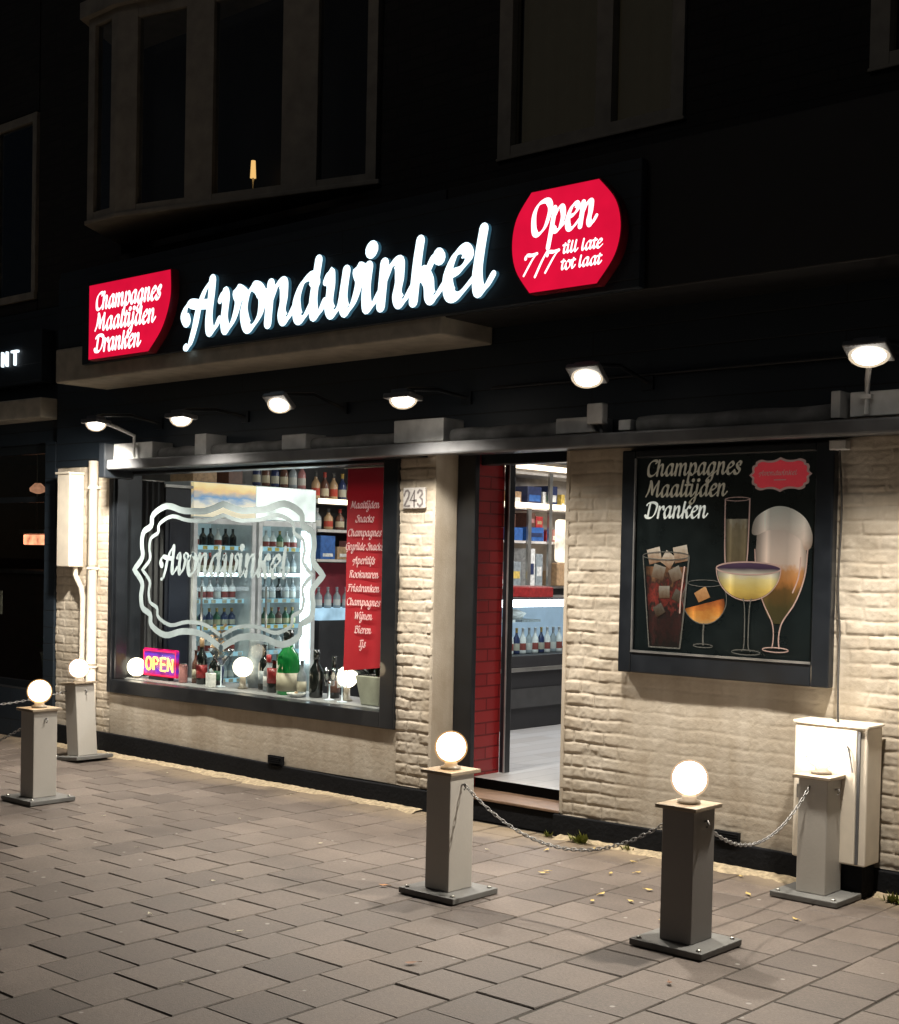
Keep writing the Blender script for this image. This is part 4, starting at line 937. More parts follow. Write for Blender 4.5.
f = MB(); f.box(-13.2, -10.401, .125, .131, .481, 2.469); f.build('pane', M['glassdark'], nw)
b = MB(); b.box(-11.9, -10.60, .02, .10, 3.80, 3.86); uw = b.build('upper_window', M['whitewood'], nb)
f = MB(); f.box(-10.66, -10.60, .03, .1, 3.861, 5.40); f.box(-11.9, -10.661, .033, .1, 5.33, 5.40); f.box(-11.3, -11.24, .033, .1, 3.861, 5.329); f.build('frame', M['whitewood'], uw)
f = MB(); f.box(-11.9, -10.661, .06, .066, 3.861, 5.329); f.build('pane', M['glassdark'], uw)
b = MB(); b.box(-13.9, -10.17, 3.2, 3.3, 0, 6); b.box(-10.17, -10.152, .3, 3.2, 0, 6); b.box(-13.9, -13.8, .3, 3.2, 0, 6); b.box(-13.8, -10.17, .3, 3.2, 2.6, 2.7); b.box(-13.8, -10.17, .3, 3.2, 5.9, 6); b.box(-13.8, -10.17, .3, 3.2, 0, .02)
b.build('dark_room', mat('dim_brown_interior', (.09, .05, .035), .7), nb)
hl = thing('heat_lamp', 'glowing orange strip lamp inside the dark neighbouring window', 'lamp', (-12.05, 1.0, 1.7))
b = MB(); b.box(-12.30, -11.84, .98, 1.04, 1.69, 1.79); b.build('glow_tube', M['orange'], hl, .01)
b = MB(); b.box(-12.34, -11.80, .96, 1.06, 1.80, 1.84); b.tube([(-12.1, 1.01, 1.84), (-12.1, 1.01, 2.6)], .008, 6); b.build('reflector', M['steel'], hl)
ct = thing('counter_unit', 'pale counter front under the orange lamp in the neighbouring window', 'counter', (-12, 1.2, 0))
b = MB(); b.box(-12.8, -11.55, 1.0, 1.5, .02, 1.40); b.build('base', mat('dim_counter', (.10, .06, .04), .6), ct); b = MB(); b.box(-12.85, -11.5, .96, 1.55, 1.402, 1.44); b.build('top', M['steel'], ct, .005)
pl_ = thing('pendant_lamp', 'small dim warm pendant lamp high in the neighbouring window', 'lamp', (-11.9, .9, 2.2))
b = MB(); b.lathe([(.02, 0), (.075, .02), (.08, .05), (.03, .10)], (-11.75, .8, 2.18), 16); b.build('shade', emis('lit_dim_shade', (1, .45, .25), .6, .4, 12), pl_); b = MB(); b.tube([(-11.75, .8, 2.28), (-11.75, .8, 2.6)], .006, 6); b.build('cord', M['cable'], pl_)
nc = thing('menu_card', 'small pale paper card stuck inside the neighbouring window', 'card', (-11.45, .14, 1.1))
b = MB(); b.box(-11.38, -11.24, .134, .137, 1.05, 1.26); b.build('paper', M['label'], nc)
f = MB()
for k in range(4): f.box(-11.36, -11.27, .1325, .1338, 1.08 + k * .042, 1.095 + k * .042)
f.build('print_lines', M['platedig'], nc)
pl = thing('potted_plant', 'dim green potted plant low inside the neighbouring window', 'plant', (-10.75, .6, .3))
b = MB(); b.lathe([(.10, 0), (.14, .28), (.15, .3)], (-10.8, .42, .42), 14); b.build('pot', M['pot'], pl)
b = MB()
for k in range(60):
    a = R.uniform(0, 2 * PI); l_ = R.uniform(.12, .34); e_ = R.uniform(.2, 1.2); c0 = Vector((-10.8, .42, .72)); dr = Vector((math.cos(a) * math.cos(e_), math.sin(a) * math.cos(e_) * .6, math.sin(e_)))
    s_ = dr.cross(Vector((0, 0, 1))).normalized() * .022; b.add([c0, c0 + dr * l_ * .6 + s_, c0 + dr * l_ - Vector((0, 0, .03)), c0 + dr * l_ * .6 - s_], [(0, 1, 2, 3)])
b.build('foliage', mat('dim_green_leaf', (.05, .12, .03), .5), pl)

# ------------------------------------------------------------------ things on the window sill
SZ = .6125
def bottle_prof(h, r): return [(r * .92, 0), (r, .01), (r, h * .52), (r * .92, h * .6), (r * .45, h * .72), (r * .36, h * .78), (r * .36, h * .97), (r * .42, h * .97), (r * .42, h)]
def bottle(name, label, cat, x, y, z, h, r, m, lab_m=None, group=None, cap_m=None, lz=(.14, .42)):
    t = thing(name, label, cat, (x, y, z), group)
    b = MB(); b.lathe(bottle_prof(h, r), (x, y, z), 20); b.build('body', m, t)
    if lab_m: b = MB(); b.lathe([(r + .001, h * lz[0]), (r + .0012, h * lz[1])], (x, y, z), 20); b.build('paper_label', lab_m, t)
    if cap_m: b = MB(); b.lathe([(r * .45, h * .80), (r * .45, h * 1.005), (r * .2, h * 1.01)], (x, y, z), 14); b.build('foil_cap', cap_m, t)
    return t
bottle('champagne_bottle', 'big green champagne bottle with cream label on the window sill', 'bottle', -7.50, .24, SZ, .47, .085, M['green'], M['label'], cap_m=M['darkbottle'], lz=(.06, .34))
bottle('wine_bottle', 'slim black wine bottle right of the big champagne bottle', 'bottle', -7.20, .24, SZ, .34, .05, M['darkbottle'], None, cap_m=M['darkbottle'])
bottle('wine_bottle', 'black wine bottle beside the slim one, half hidden by it', 'bottle', -7.10, .32, SZ, .30, .045, M['darkbottle'], PK['brown'])
bottle('wine_bottle', 'dark green wine bottle between the neon sign and the martini glass', 'bottle', -8.41, .3, SZ, .26, .05, M['darkbottle'], PK['green'])
bottle('liqueur_bottle', 'short dark bottle with pale gold neck near the neon sign', 'bottle', -8.50, .24, SZ, .36, .042, M['darkbottle'], PK['red'], cap_m=PK['tan'])
bottle('sauce_bottle', 'small brown bottle left of the martini glass', 'bottle', -8.60, .26, SZ, .26, .03, PK['brown'], M['label'])
bottle('wine_bottle', 'dark bottle with grey label behind the middle globe lamp', 'bottle', -7.88, .34, SZ, .34, .045, M['darkbottle'], PK['grey'])
bottle('rum_bottle', 'dark bottle with red label left of the champagne bottle', 'bottle', -7.66, .25, SZ, .24, .055, M['darkbottle'], PK['red'], lz=(.3, .75))
bottle('gin_bottle', 'grey glass bottle with a red top beside the champagne bottle', 'bottle', -7.76, .28, SZ, .27, .04, PK['grey'], PK['white'], cap_m=PK['red'])
bottle('tall_bottle', 'tall thin clear bottle right of the green champagne bottle', 'bottle', -7.33, .22, SZ, .26, .035, PK['grey'], M['label'])
c_ = thing('drink_can', 'small silver can right of the neon sign', 'can', (-8.68, .2, SZ)); b = MB(); b.lathe([(.03, 0), (.035, .01), (.035, .13), (.028, .145)], (-8.68, .2, SZ), 16); b.build('body', PK['rose'], c_)
b = MB(); b.lathe([(.028, .1455), (.026, .149)], (-8.68, .2, SZ), 16); b.build('lid', M['steel'], c_)
def stemglass(name, label, x, y, kind):
    t = thing(name, label, 'glass', (x, y, SZ))
    b = MB()
    if kind == 'flute': pr_ = [(.035, .10), (.042, .17), (.040, .225), (.037, .225), (.039, .17), (.030, .105)]
    else: pr_ = [(.008, .155), (.105, .29), (.103, .29), (.006, .16)]
    b.lathe(pr_, (x, y, SZ), 20); b.build('bowl', M['clear'], t)
    b = MB(); hs = .10 if kind == 'flute' else .155; b.lathe([(.036, 0), (.036, .004), (.006, .010), (.005, hs), (.012, hs + .01)], (x, y, SZ), 16); b.build('stem', M['interior_white'], t)
stemglass('champagne_flute', 'champagne flute left of the right-hand globe lamp', -7.02, .2, 'flute')
stemglass('champagne_flute', 'champagne flute right under the right-hand globe lamp', -6.86, .17, 'flute')
stemglass('martini_glass', 'wide martini glass on the left half of the sill', -8.24, .22, 'martini')
sb = thing('white_candle', 'small white lantern standing below the martini glass', 'lantern', (-8.24, .14, SZ)); b = MB(); b.cbox((-8.25, .13, SZ + .055), (.07, .05, .11)); b.build('body', PK['white'], sb, .006); b = MB(); b.lathe([(.03, .111), (.006, .145)], (-8.25, .13, SZ), 4); b.build('roof', PK['grey'], sb)
ds = thing('cork_dish', 'white saucer right of the champagne bottle', 'dish', (-7.30, .14, SZ)); b = MB(); b.lathe([(.03, 0), (.055, .012), (.07, .03), (.066, .031), (.04, .014)], (-7.31, .15, SZ), 20); b.build('bowl', PK['white'], ds); b = MB(); b.lathe([(.012, .014), (.012, .04)], (-7.31, .15, SZ), 10); b.build('cork', PK['tan'], ds)
vs_ = thing('flower_vase', 'grey vase with pale dried flowers on the left half of the sill', 'vase', (-8.0, .36, SZ)); b = MB(); b.lathe([(.06, 0), (.085, .12), (.06, .28), (.045, .33), (.07, .38)], (-8.04, .4, SZ), 18); b.build('body', PK['grey'], vs_)
fl = thing('dried_flowers', 'pale flower sprig behind the dark bottles near the neon sign', 'flowers', (-8.38, .4, SZ)); b = MB(); b.lathe([(.04, 0), (.05, .1), (.03, .2)], (-8.5, .40, SZ), 12); b.build('jar', PK['navy'], fl)
b = MB()
for k in range(40):
    c0 = Vector((-8.5 + R.gauss(0, .045), .40 + R.gauss(0, .03), SZ + .32 + R.gauss(0, .06))); u_ = Vector((R.gauss(0, 1), R.gauss(0, 1), R.gauss(0, 1))).normalized() * .018; v_ = Vector((R.gauss(0, 1), R.gauss(0, 1), R.gauss(0, 1))).normalized() * .018
    b.add([c0 - u_, c0 - v_, c0 + u_, c0 + v_], [(0, 1, 2, 3)])
for k in range(5): b.tube([(-8.5, .4, SZ + .18), (-8.5 + (k - 2) * .015, .4, SZ + .34)], .002, 5)
b.build('blooms', PK['tan'], fl)
pt = thing('planter', 'pale green square planter at the right end of the sill', 'plant pot', (-6.56, .24, SZ))
b = MB(); q = .085; r_ = .125
b.add([(-6.575 - q, .24 - q, SZ), (-6.575 + q, .24 - q, SZ), (-6.575 + q, .24 + q, SZ), (-6.575 - q, .24 + q, SZ), (-6.575 - r_, .24 - q - .02, SZ + .20), (-6.575 + r_, .24 - q - .02, SZ + .20), (-6.575 + r_, .24 + r_, SZ + .20), (-6.575 - r_, .24 + r_, SZ + .20)], [(3, 2, 1, 0), (0, 1, 5, 4), (1, 2, 6, 5), (2, 3, 7, 6), (3, 0, 4, 7), (4, 5, 6, 7)]); b.build('pot', M['pot'], pt, .006)
b = MB()
for k in range(46):
    a = R.uniform(0, 2 * PI); e_ = R.uniform(.3, 1.4); l_ = R.uniform(.06, .15); c0 = Vector((-6.6 + R.uniform(-.08, .07), .24 + R.uniform(-.06, .06), SZ + .195)); dr = Vector((math.cos(a) * math.cos(e_), math.sin(a) * math.cos(e_), math.sin(e_))); s_ = dr.cross(Vector((.1, 0, 1))).normalized() * .02
    b.add([c0, c0 + dr * l_ * .6 + s_, c0 + dr * l_, c0 + dr * l_ * .6 - s_], [(0, 1, 2, 3)])
b.build('foliage', M['leafg'], pt)
for x, zc, lab in ((-9.335, .70, 'lit globe lamp at the left end of the sill beside the neon sign'), (-8.02, .777, 'lit globe lamp in the middle of the window sill'), (-6.895, .781, 'lit warm globe lamp at the right of the sill by the banner')):
    y = .25; x = x if x > -9.2 else -9.25
    if x < -9.2: y = .17
    t = thing('globe_lamp', lab, 'lamp', (x, y, SZ), 'globe lamps on the window sill')
    b = MB(); b.lathe([(.04, 0), (.04, .01), (.025, .02), (.022, zc - SZ - .065)] if zc > .72 else [(.035, 0), (.03, .018)], (x, y, SZ), 16); b.build('base', M['socket'], t)
    b = MB(); b.sphere((x, y, zc), .076); b.build('globe', M['sillglobe'], t)
# neon OPEN sign
ns = thing('neon_sign', 'small glowing red and purple OPEN sign at the left of the sill', 'sign', (-8.96, .2, SZ))
b = MB(); b.box(-9.19, -8.745, .19, .215, SZ + .025, .862); b.build('back_panel', M['neonbox'], ns, .02)
b = MB(); b.box(-9.1, -8.84, .18, .23, SZ, SZ + .0245); b.build('foot', M['darkframe'], ns)
f = MB()
def neon(pts): f.tube([(x, .182, z) for x, z in pts], .0085, 8)
for i, (gx, strokes) in enumerate(((-9.14, [[(.035 + .035 * math.cos(a), .05 + .05 * math.sin(a)) for a in [2 * PI * k / 16 for k in range(17)]]]), (-9.04, [[(0, 0), (0, .1)], [(0, .1), (.04, .1), (.06, .075), (.04, .05), (0, .05)]]), (-8.945, [[(.06, 0), (0, 0), (0, .1), (.06, .1)], [(0, .05), (.05, .05)]]), (-8.855, [[(0, 0), (0, .1), (.062, 0), (.062, .1)]]))):
    for s_ in strokes: neon([(gx + x, .690 + z - i * .0) for x, z in s_])
f.build('lettering', M['neontext'], ns)
f = MB(); q = [(-9.175, .65), (-8.76, .65), (-8.76, .845), (-9.175, .845)]
f.tube([(x, .184, z) for x, z in q], .005, 6, True); f.build('border_tube', M['neonred'], ns)
# red banner with a product list
bn = thing('banner', 'tall red hanging banner with a pale list at the right of the window', 'banner', (-6.6, .12, 2.2))
b = MB(); cols_, rows_ = 10, 40; vs2 = []; fs2 = []
for j in range(rows_ + 1):
    t = j / rows_; z = 2.235 - t * 1.38; xl = -6.805 + (-.012) * t; xr = -6.405
    for i in range(cols_ + 1):
        s_ = i / cols_; zz = z + (.05 * (s_ - .4) if j == rows_ else 0)
        vs2.append((xl + (xr - xl) * s_, .135 + .010 * math.sin(s_ * 9 + t * 3) * t, zz))
for j in range(rows_):
    for i in range(cols_): k = j * (cols_ + 1) + i; fs2.append((k, k + cols_ + 1, k + cols_ + 2, k + 1))
b.add(vs2, fs2, True); b.build('cloth', M['banner'], bn)
f = MB()
for k, s_ in enumerate(('Maaltijden', 'Snacks', 'Champagnes', 'Gegrilde Snacks', 'Aperitifs', 'Rookwaren', 'Frisdranken', 'Champagnes', 'Wijnen', 'Bieren', 'Ijs')):
    wd_ = min(.36, .30 * text_width(s_) / text_width('Frisdranken')); z = 1.955 - k * .0945
    t_ = letters(s_, -6.62 - wd_ / 2, -6.62 + wd_ / 2, z, .034, .120, weight=1.0); f.add(t_.v, t_.f)
f.build('lettering', M['bannerink'], bn)
b = MB(); b.tube([(-6.83, .13, 2.236), (-6.38, .13, 2.236)], .008, 8); b.build('rod', M['steel'], bn)

# ------------------------------------------------------------------ fridges along the left inside wall (their fronts face the door side)
FX = -9.40
def fridge(y0, y1, label, header):
    t = thing('drinks_fridge', label, 'fridge', ((FX - .3), (y0 + y1) / 2, .22), 'glass door fridges along the inside wall')
    b = MB(); b.box(FX - .62, FX - .05, y0, y0 + .035, .22, 2.25); b.box(FX - .62, FX - .05, y1 - .035, y1, .22, 2.25); b.box(FX - .62, FX - .05, y0 + .036, y1 - .036, .22, .36); b.box(FX - .62, FX - .05, y0 + .036, y1 - .036, 2.21, 2.25); b.build('cabinet', M['fridgebody'], t, .004)
    b = MB(); b.box(FX - .62, FX - .60, y0 + .036, y1 - .036, .361, 2.209); b.build('liner', M['interior_white'], t)
    b = MB(); b.box(FX - .049, FX - .01, y0 + .01, y1 - .01, 1.95, 2.24); b.build('header', header, t)
    d_ = MB(); d_.box(FX - .04, FX, y0 + .005, y0 + .05, .30, 1.94); d_.box(FX - .04, FX, y1 - .05, y1 - .005, .30, 1.94); d_.box(FX - .04, FX, y0 + .051, y1 - .051, .30, .36); d_.box(FX - .04, FX, y0 + .051, y1 - .051, 1.89, 1.94); dr_ = d_.build('door', M['fridgebody'], t, .004)
    d_ = MB(); d_.box(FX - .025, FX - .02, y0 + .051, y1 - .051, .361, 1.889); d_.build('glass', M['fridgeglass'], dr_)
    d_ = MB(); d_.tube([(FX + .03, y0 + .075, .95), (FX + .03, y0 + .075, 1.35)], .01, 8); d_.build('handle', M['steel'], dr_)
    for k in range(6):
        z = .50 + k * .235
        d_ = MB(); d_.box(FX - .58, FX - .12, y0 + .045, y1 - .045, z, z + .012); sh = d_.build('shelf', M['whitemetal'], t)
        d_ = MB(); d_.box(FX - .119, FX - .11, y0 + .045, y1 - .045, z - .008, z + .030); d_.build('shelf_edge', M['fridgeshelf'], sh)
        d_ = MB()
        for q in range(6):
            yq = y0 + .10 + q * .10 + R.uniform(-.015, .015); d_.box(FX - .1095, FX - .1085, yq, yq + .05, z - .006, z + .026)
        d_.build('price_tags', (M['label'], PK['white'], PK['yellow'])[k % 3], sh)
    if y0 > 1.2:
        d_ = MB(); d_.tube([(FX - .085, y1 - .085, .62), (FX - .085, y1 - .085, 1.86)], .022, 10); d_.build('light_tube', M['tube'], t)
    d_ = MB(); d_.tube([(FX - .085, y0 + .10, 1.452), (FX - .085, y1 - .15, 1.452)], .014, 8); d_.build('light_tube', M['tube'], t)  # added glow bar drawing the light reflection across the door glass
    return t
fridge(.84, 1.545, 'left glass door fridge with a photo header, seen through the window', M['headery'])
fridge(1.565, 2.27, 'right glass door fridge with a bright white header, seen through the window', M['headerw'])
ORD = ['lowest', 'second lowest', 'third', 'fourth', 'fifth', 'top']
BM = [PK['grey'], M['darkbottle'], PK['white'], PK['grey'], PK['navy'], PK['green'], PK['white'], PK['grey'], PK['brown']]
proto = {}
BOT = {}
for k_, lab_, cap_ in (('grey', (.5, .5, .46), (.3, .3, .3)), ('white', (.25, .06, .05), (.5, .5, .5)), ('navy', (.4, .38, .3), (.3, .2, .05)), ('green', (.42, .38, .22), (.35, .25, .08)), ('brown', (.46, .40, .28), (.3, .04, .03)), ('tan', (.40, .06, .04), (.05, .05, .05)), ('rose', (.5, .46, .4), (.4, .3, .1)), ('red', (.5, .45, .35), (.05, .05, .05)), ('blue', (.5, .5, .5), (.4, .4, .4)), ('yellow', (.3, .04, .03), (.1, .1, .1))):
    g_ = tuple(PK[k_].node_tree.nodes['Color Ramp'].color_ramp.elements[1].color)[:3]
    d_ = tuple(c * .55 for c in g_)
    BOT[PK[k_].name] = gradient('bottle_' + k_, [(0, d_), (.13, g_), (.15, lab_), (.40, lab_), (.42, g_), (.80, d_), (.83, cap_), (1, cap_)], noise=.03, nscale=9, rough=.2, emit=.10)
def small_bottle(name, x, y, z, h, r, m, label, cat, group):
    m = BOT.get(m.name, m); key = (name, h, r, m.name)
    if key not in proto:
        b = MB(); b.lathe(bottle_prof(h, r), (0, 0, 0), 12); o_ = b.build(name, m); proto[key] = o_
    else:
        o_ = proto[key].copy(); COL.objects.link(o_)
    o_.location = (x, y, z); tag(o_, label, cat, group); return o_
for fi, (y0, nm) in enumerate(((.84, 'left'), (1.565, 'right'))):
    for k in range(6):
        z = .50 + k * .235 + .0125; ms = [BM[(k * 2 + fi) % 9], BM[(k * 2 + 1 + fi * 3) % 9]]
        for j in range(7):
            h = (.20, .19, .17)[k % 3]
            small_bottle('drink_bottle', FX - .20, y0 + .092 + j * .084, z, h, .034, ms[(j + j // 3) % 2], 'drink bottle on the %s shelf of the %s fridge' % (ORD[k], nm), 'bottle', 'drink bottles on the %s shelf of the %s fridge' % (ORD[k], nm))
# boxes and bottles on top of the fridges
for k, (y, wd_, h, m_, lab) in enumerate(((1.02, .26, .22, 'tan', 'tan carton box on top of the left fridge'), (1.36, .16, .24, 'brown', 'brown carton box on the left fridge beside the tan one'))):
    t = thing('carton_box', lab, 'box', (FX - .25, y, 2.252)); b = MB(); b.box(FX - .4, FX - .08, y - wd_ / 2, y + wd_ / 2, 2.252, 2.252 + h); b.build('box', PK[m_], t, .004); b = MB(); b.box(FX - .41, FX - .07, y - .025, y + .025, 2.2525 + h, 2.2535 + h); b.build('tape', M['label'], t)
for k, m_ in enumerate(('navy', 'brown', 'navy', 'brown', 'grey', 'rose')):
    small_bottle('spirit_bottle', FX - .15, 1.66 + k * .11, 2.252, .25, .038, PK[m_], 'spirit bottle in the row standing on top of the right fridge', 'bottle', 'spirit bottles on top of the right fridge')
ws = thing('wall_shelf', 'shelf unit with a bright front edge behind the red banner', 'shelf', (FX - .3, 2.9, 2.1))
b = MB(); b.box(FX - .35, FX - .02, 2.30, 3.6, 2.13, 2.165); b.build('shelf', M['shelfwood'], ws); b = MB(); b.box(FX - .019, FX, 2.30, 3.6, 2.125, 2.172); b.build('front_edge', M['warmtube'], ws)
b = MB(); b.box(FX - .35, FX - .02, 2.30, 3.6, 1.86, 1.885); b.build('shelf', M['shelfwood'], ws); b = MB(); b.box(FX - .35, FX - .02, 2.30, 3.6, 1.58, 1.605); b.build('shelf', M['shelfwood'], ws)
b = MB(); b.box(FX - .63, FX - .36, 2.29, 3.62, .22, 2.5); b.build('back_panel', M['roomdark'], ws); b = MB(); b.box(FX - .355, FX - .345, 2.3, 3.6, 1.18, 1.57); b.build('red_panel', M['redpanel'], ws)
for k, m_ in enumerate(('tan', 'brown', 'tan', 'navy', 'tan', 'brown', 'tan', 'white', 'brown', 'tan')):
    small_bottle('liquor_bottle', FX - .12, 2.36 + k * .115, 2.166, .26, .042, PK[m_], 'liquor bottle on the bright-edged top wall shelf', 'bottle', 'liquor bottles on the top wall shelf')
for k, m_ in enumerate(('grey', 'tan', 'brown', 'grey', 'navy', 'white', 'tan')):
    small_bottle('liquor_bottle', FX - .12, 2.38 + k * .15, 1.886, .20, .045, PK[m_], 'squat liquor bottle on the second wall shelf', 'bottle', 'liquor bottles on the second wall shelf')
for k, m_ in enumerate(('blue', 'tan', 'rose', 'tan')):
    t = thing('snack_box', '%s snack box on the third wall shelf' % dict(blue='blue', tan='tan', rose='rose pink')[m_], 'box', (FX - .1, 2.45 + k * .22, 1.606), 'snack boxes on the third wall shelf'); b = MB(); b.box(FX - .25, FX - .04, 2.36 + k * .22, 2.55 + k * .22, 1.606, 1.606 + (.22, .12, .18, .1)[k]); b.build('carton', PK[m_], t, .004); b = MB(); b.box(FX - .039, FX - .038, 2.39 + k * .22, 2.52 + k * .22, 1.63, 1.66); b.build('band', PK['white'], t)
cf = thing('chest_cooler', 'dark chest cooler with a glowing pale rim right of the fridges', 'cooler', (FX - .2, 2.8, .22))
b = MB(); b.box(FX - .33, FX, 2.32, 3.4, .22, 1.03); b.build('body', M['roomdark'], cf, .008); b = MB(); b.box(FX - .34, FX + .01, 2.31, 3.41, 1.031, 1.14); b.build('rim', emis('lit_cooler_rim', (.5, .75, .95), .9, .3), cf, .01)
for k in range(4): small_bottle('water_bottle', FX - .12, 2.42 + k * .12, 1.141, .20, .036, PK['grey'], 'water bottle standing on the chest cooler rim', 'bottle', 'water bottles on the chest cooler')
tc_ = thing('tall_cabinet', 'dark blue tall cabinet inside the left part of the window', 'cabinet', (FX - .3, .55, .22))
b = MB(); b.box(FX - .5, FX - .02, .56, .83, .22, 2.18); b.build('body', mat('midnight_cabinet', (.006, .008, .014), .4), tc_, .006); b = MB(); b.box(FX - .52, FX, .545, .835, 2.181, 2.205); b.build('top_edge', M['steel'], tc_)
b = MB(); b.box(FX - .019, FX - .012, .60, .80, .5, 1.9); b.build('door', mat('midnight_door', (.008, .011, .02), .35), tc_, .004)
cu = thing('curtain', 'grey curtain strip inside the left edge of the window', 'curtain', (FX, .4, .22))
b = MB(); vs2 = []; fs2 = []
for i in range(25):
    y = .29 + .24 * i / 24; x = FX - .02 + .02 * math.sin(i * 1.1); vs2 += [(x, y, .62), (x, y, 2.22)]
for i in range(24): fs2.append((2 * i, 2 * i + 2, 2 * i + 3, 2 * i + 1))
b.add(vs2, fs2, True); b.build('cloth', mat('grey_curtain', (.035, .035, .037), .9), cu)
b = MB(); b.tube([(FX - .02, .28, 2.226), (FX - .02, .545, 2.226)], .008, 8); b.build('rail', M['steel'], cu)

# ------------------------------------------------------------------ counter and shelf seen through the doorway
dc = thing('display_counter', 'dark chilled display counter with a bright tube, seen through the doorway', 'counter', (-7.4, 3.2, .22))
b = MB(); b.box(-7.75, -7.10, 2.0, 4.2, .22, .70); b.build('base', M['roomdark'], dc, .006)
b = MB(); b.box(-7.09, -7.085, 2.0, 4.2, .40, .56); b.build('kick_panel', mat('dim_grey_panel', (.05, .05, .05), .4), dc)
b = MB(); b.box(-7.76, -7.08, 1.99, 4.21, .701, .735); b.build('rail', M['steel'], dc, .004)
b = MB(); b.box(-7.76, -7.085, 1.99, 4.21, .7355, .835); b.build('tray', M['roomdark'], dc, .004)
b = MB(); b.box(-7.095, -7.088, 2.0, 4.2, .8355, 1.24); b.build('glass', M['fridgeglass'], dc)
b = MB(); b.box(-7.76, -7.10, 2.0, 4.2, 1.30, 1.315); b.build('top', M['roomdark'], dc)
b = MB(); b.box(-7.15, -7.087, 2.0, 4.2, 1.242, 1.299); b.build('light_tube', M['tube'], dc, .01)
b = MB(); b.box(-7.75, -7.73, 2.0, 4.2, .836, 1.239); b.build('back_panel', mat('cooler_back', (.25, .30, .36), .4, emit=(.45, .6, .75), estr=.5), dc)
for k in range(11):
    small_bottle('soda_bottle', -7.24, 2.32 + k * .085, .8365, .22, .030, (PK['white'], PK['grey'], PK['white'], PK['navy'])[k % 4], 'small bottle in the row inside the chilled display counter', 'bottle', 'bottles in the display counter')
for k, (y, m_) in enumerate(((2.5, 'white'), (2.85, 'grey'))):
    t = thing('food_tray', ('white' if k == 0 else 'grey') + ' food tray hung high in the display counter', 'tray', (-7.45, y, 1.05)); b = MB(); b.box(-7.68, -7.30, y - .13, y + .13, 1.10, 1.12); b.build('base', PK[m_], t); b = MB(); b.lathe([(.06, 0), (.10, .05), (.02, .08)], (-7.48, y, 1.121), 14); b.build('food', PK['white'], t)
rb = thing('candy_box', 'flat red candy box on top of the display counter', 'box', (-7.3, 2.87, 1.256)); b = MB(); b.box(-7.45, -7.2, 2.68, 3.02, 1.316, 1.40); b.build('carton', PK['red'], rb, .004); b = MB(); b.box(-7.43, -7.22, 2.70, 3.0, 1.4005, 1.41); b.build('lid', PK['rose'], rb)
bs = thing('back_shelf', 'lit shelf unit with packets behind the counter, seen through the doorway', 'shelf', (-8.5, 4.2, 1.3))
b = MB(); b.box(-8.75, -8.70, 3.4, 5.3, .22, 2.65); b.build('back_panel', mat('shelf_back', (.5, .46, .42), .6), bs)
for z in (1.36, 1.80, 2.13, 2.47):
    b = MB(); b.box(-8.699, -8.31, 3.4, 5.3, z, z + .025); b.build('shelf', M['shelfwood'], bs)
for z, m_ in ((2.145, 'warmtube'), (2.52, 'warmtube')):
    b = MB(); b.box(-8.309, -8.29, 3.4, 5.3, z, z + .05); b.build('light_tube', M[m_], bs, .006)
for y in (3.42, 4.03, 4.36, 5.25):
    b = MB(); b.box(-8.309, -8.285, y, y + .05, .9, 2.14 if y < 4.2 else 2.5); b.build('upright', M['steel'], bs)
b = MB(); b.box(-8.7, -8.35, 3.4, 5.3, .22, 1.359); b.build('base_cabinet', M['roomdark'], bs)
def pack(y0, y1, z0, z1, m_, lab, band=None):
    t = thing('packet', lab, 'packet', (-8.4, (y0 + y1) / 2, z0), 'packets on the shelf behind the counter')
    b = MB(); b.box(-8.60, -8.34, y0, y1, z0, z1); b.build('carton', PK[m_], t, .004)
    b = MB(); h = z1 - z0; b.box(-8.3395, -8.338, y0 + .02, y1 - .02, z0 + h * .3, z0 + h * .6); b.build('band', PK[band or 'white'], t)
pack(3.80, 4.00, 1.386, 1.62, 'grey', 'grey packet with yellow patch on the lowest lit shelf', 'yellow')
pack(4.08, 4.22, 1.386, 1.75, 'white', 'white packet with dark stripe on the lowest lit shelf', 'navy')
pack(4.235, 4.345, 1.386, 1.70, 'grey', 'grey packet at the right end of the lowest lit shelf', 'white')
pack(3.78, 4.02, 1.826, 1.95, 'blue', 'wide blue packet left on the middle lit shelf', 'blue')
pack(4.09, 4.35, 1.826, 1.96, 'blue', 'wide blue packet right on the middle lit shelf', 'navy')
pack(3.79, 3.90, 1.951, 2.08, 'brown', 'small brown packet stacked left on the blue one', 'rose')
pack(4.10, 4.21, 1.961, 2.10, 'brown', 'small brown packet stacked on the right blue one', 'rose')
pack(4.22, 4.33, 1.961, 2.07, 'red', 'small red packet stacked on the right blue one', 'tan')
pack(4.08, 4.30, 2.156, 2.36, 'navy', 'navy packet on the upper lit shelf', 'blue')
pack(4.42, 4.56, 2.156, 2.38, 'navy', 'tall navy packet at the far right of the upper lit shelf', 'white')
pack(3.80, 3.98, 2.156, 2.30, 'tan', 'tan packet at the left of the upper lit shelf', 'white')
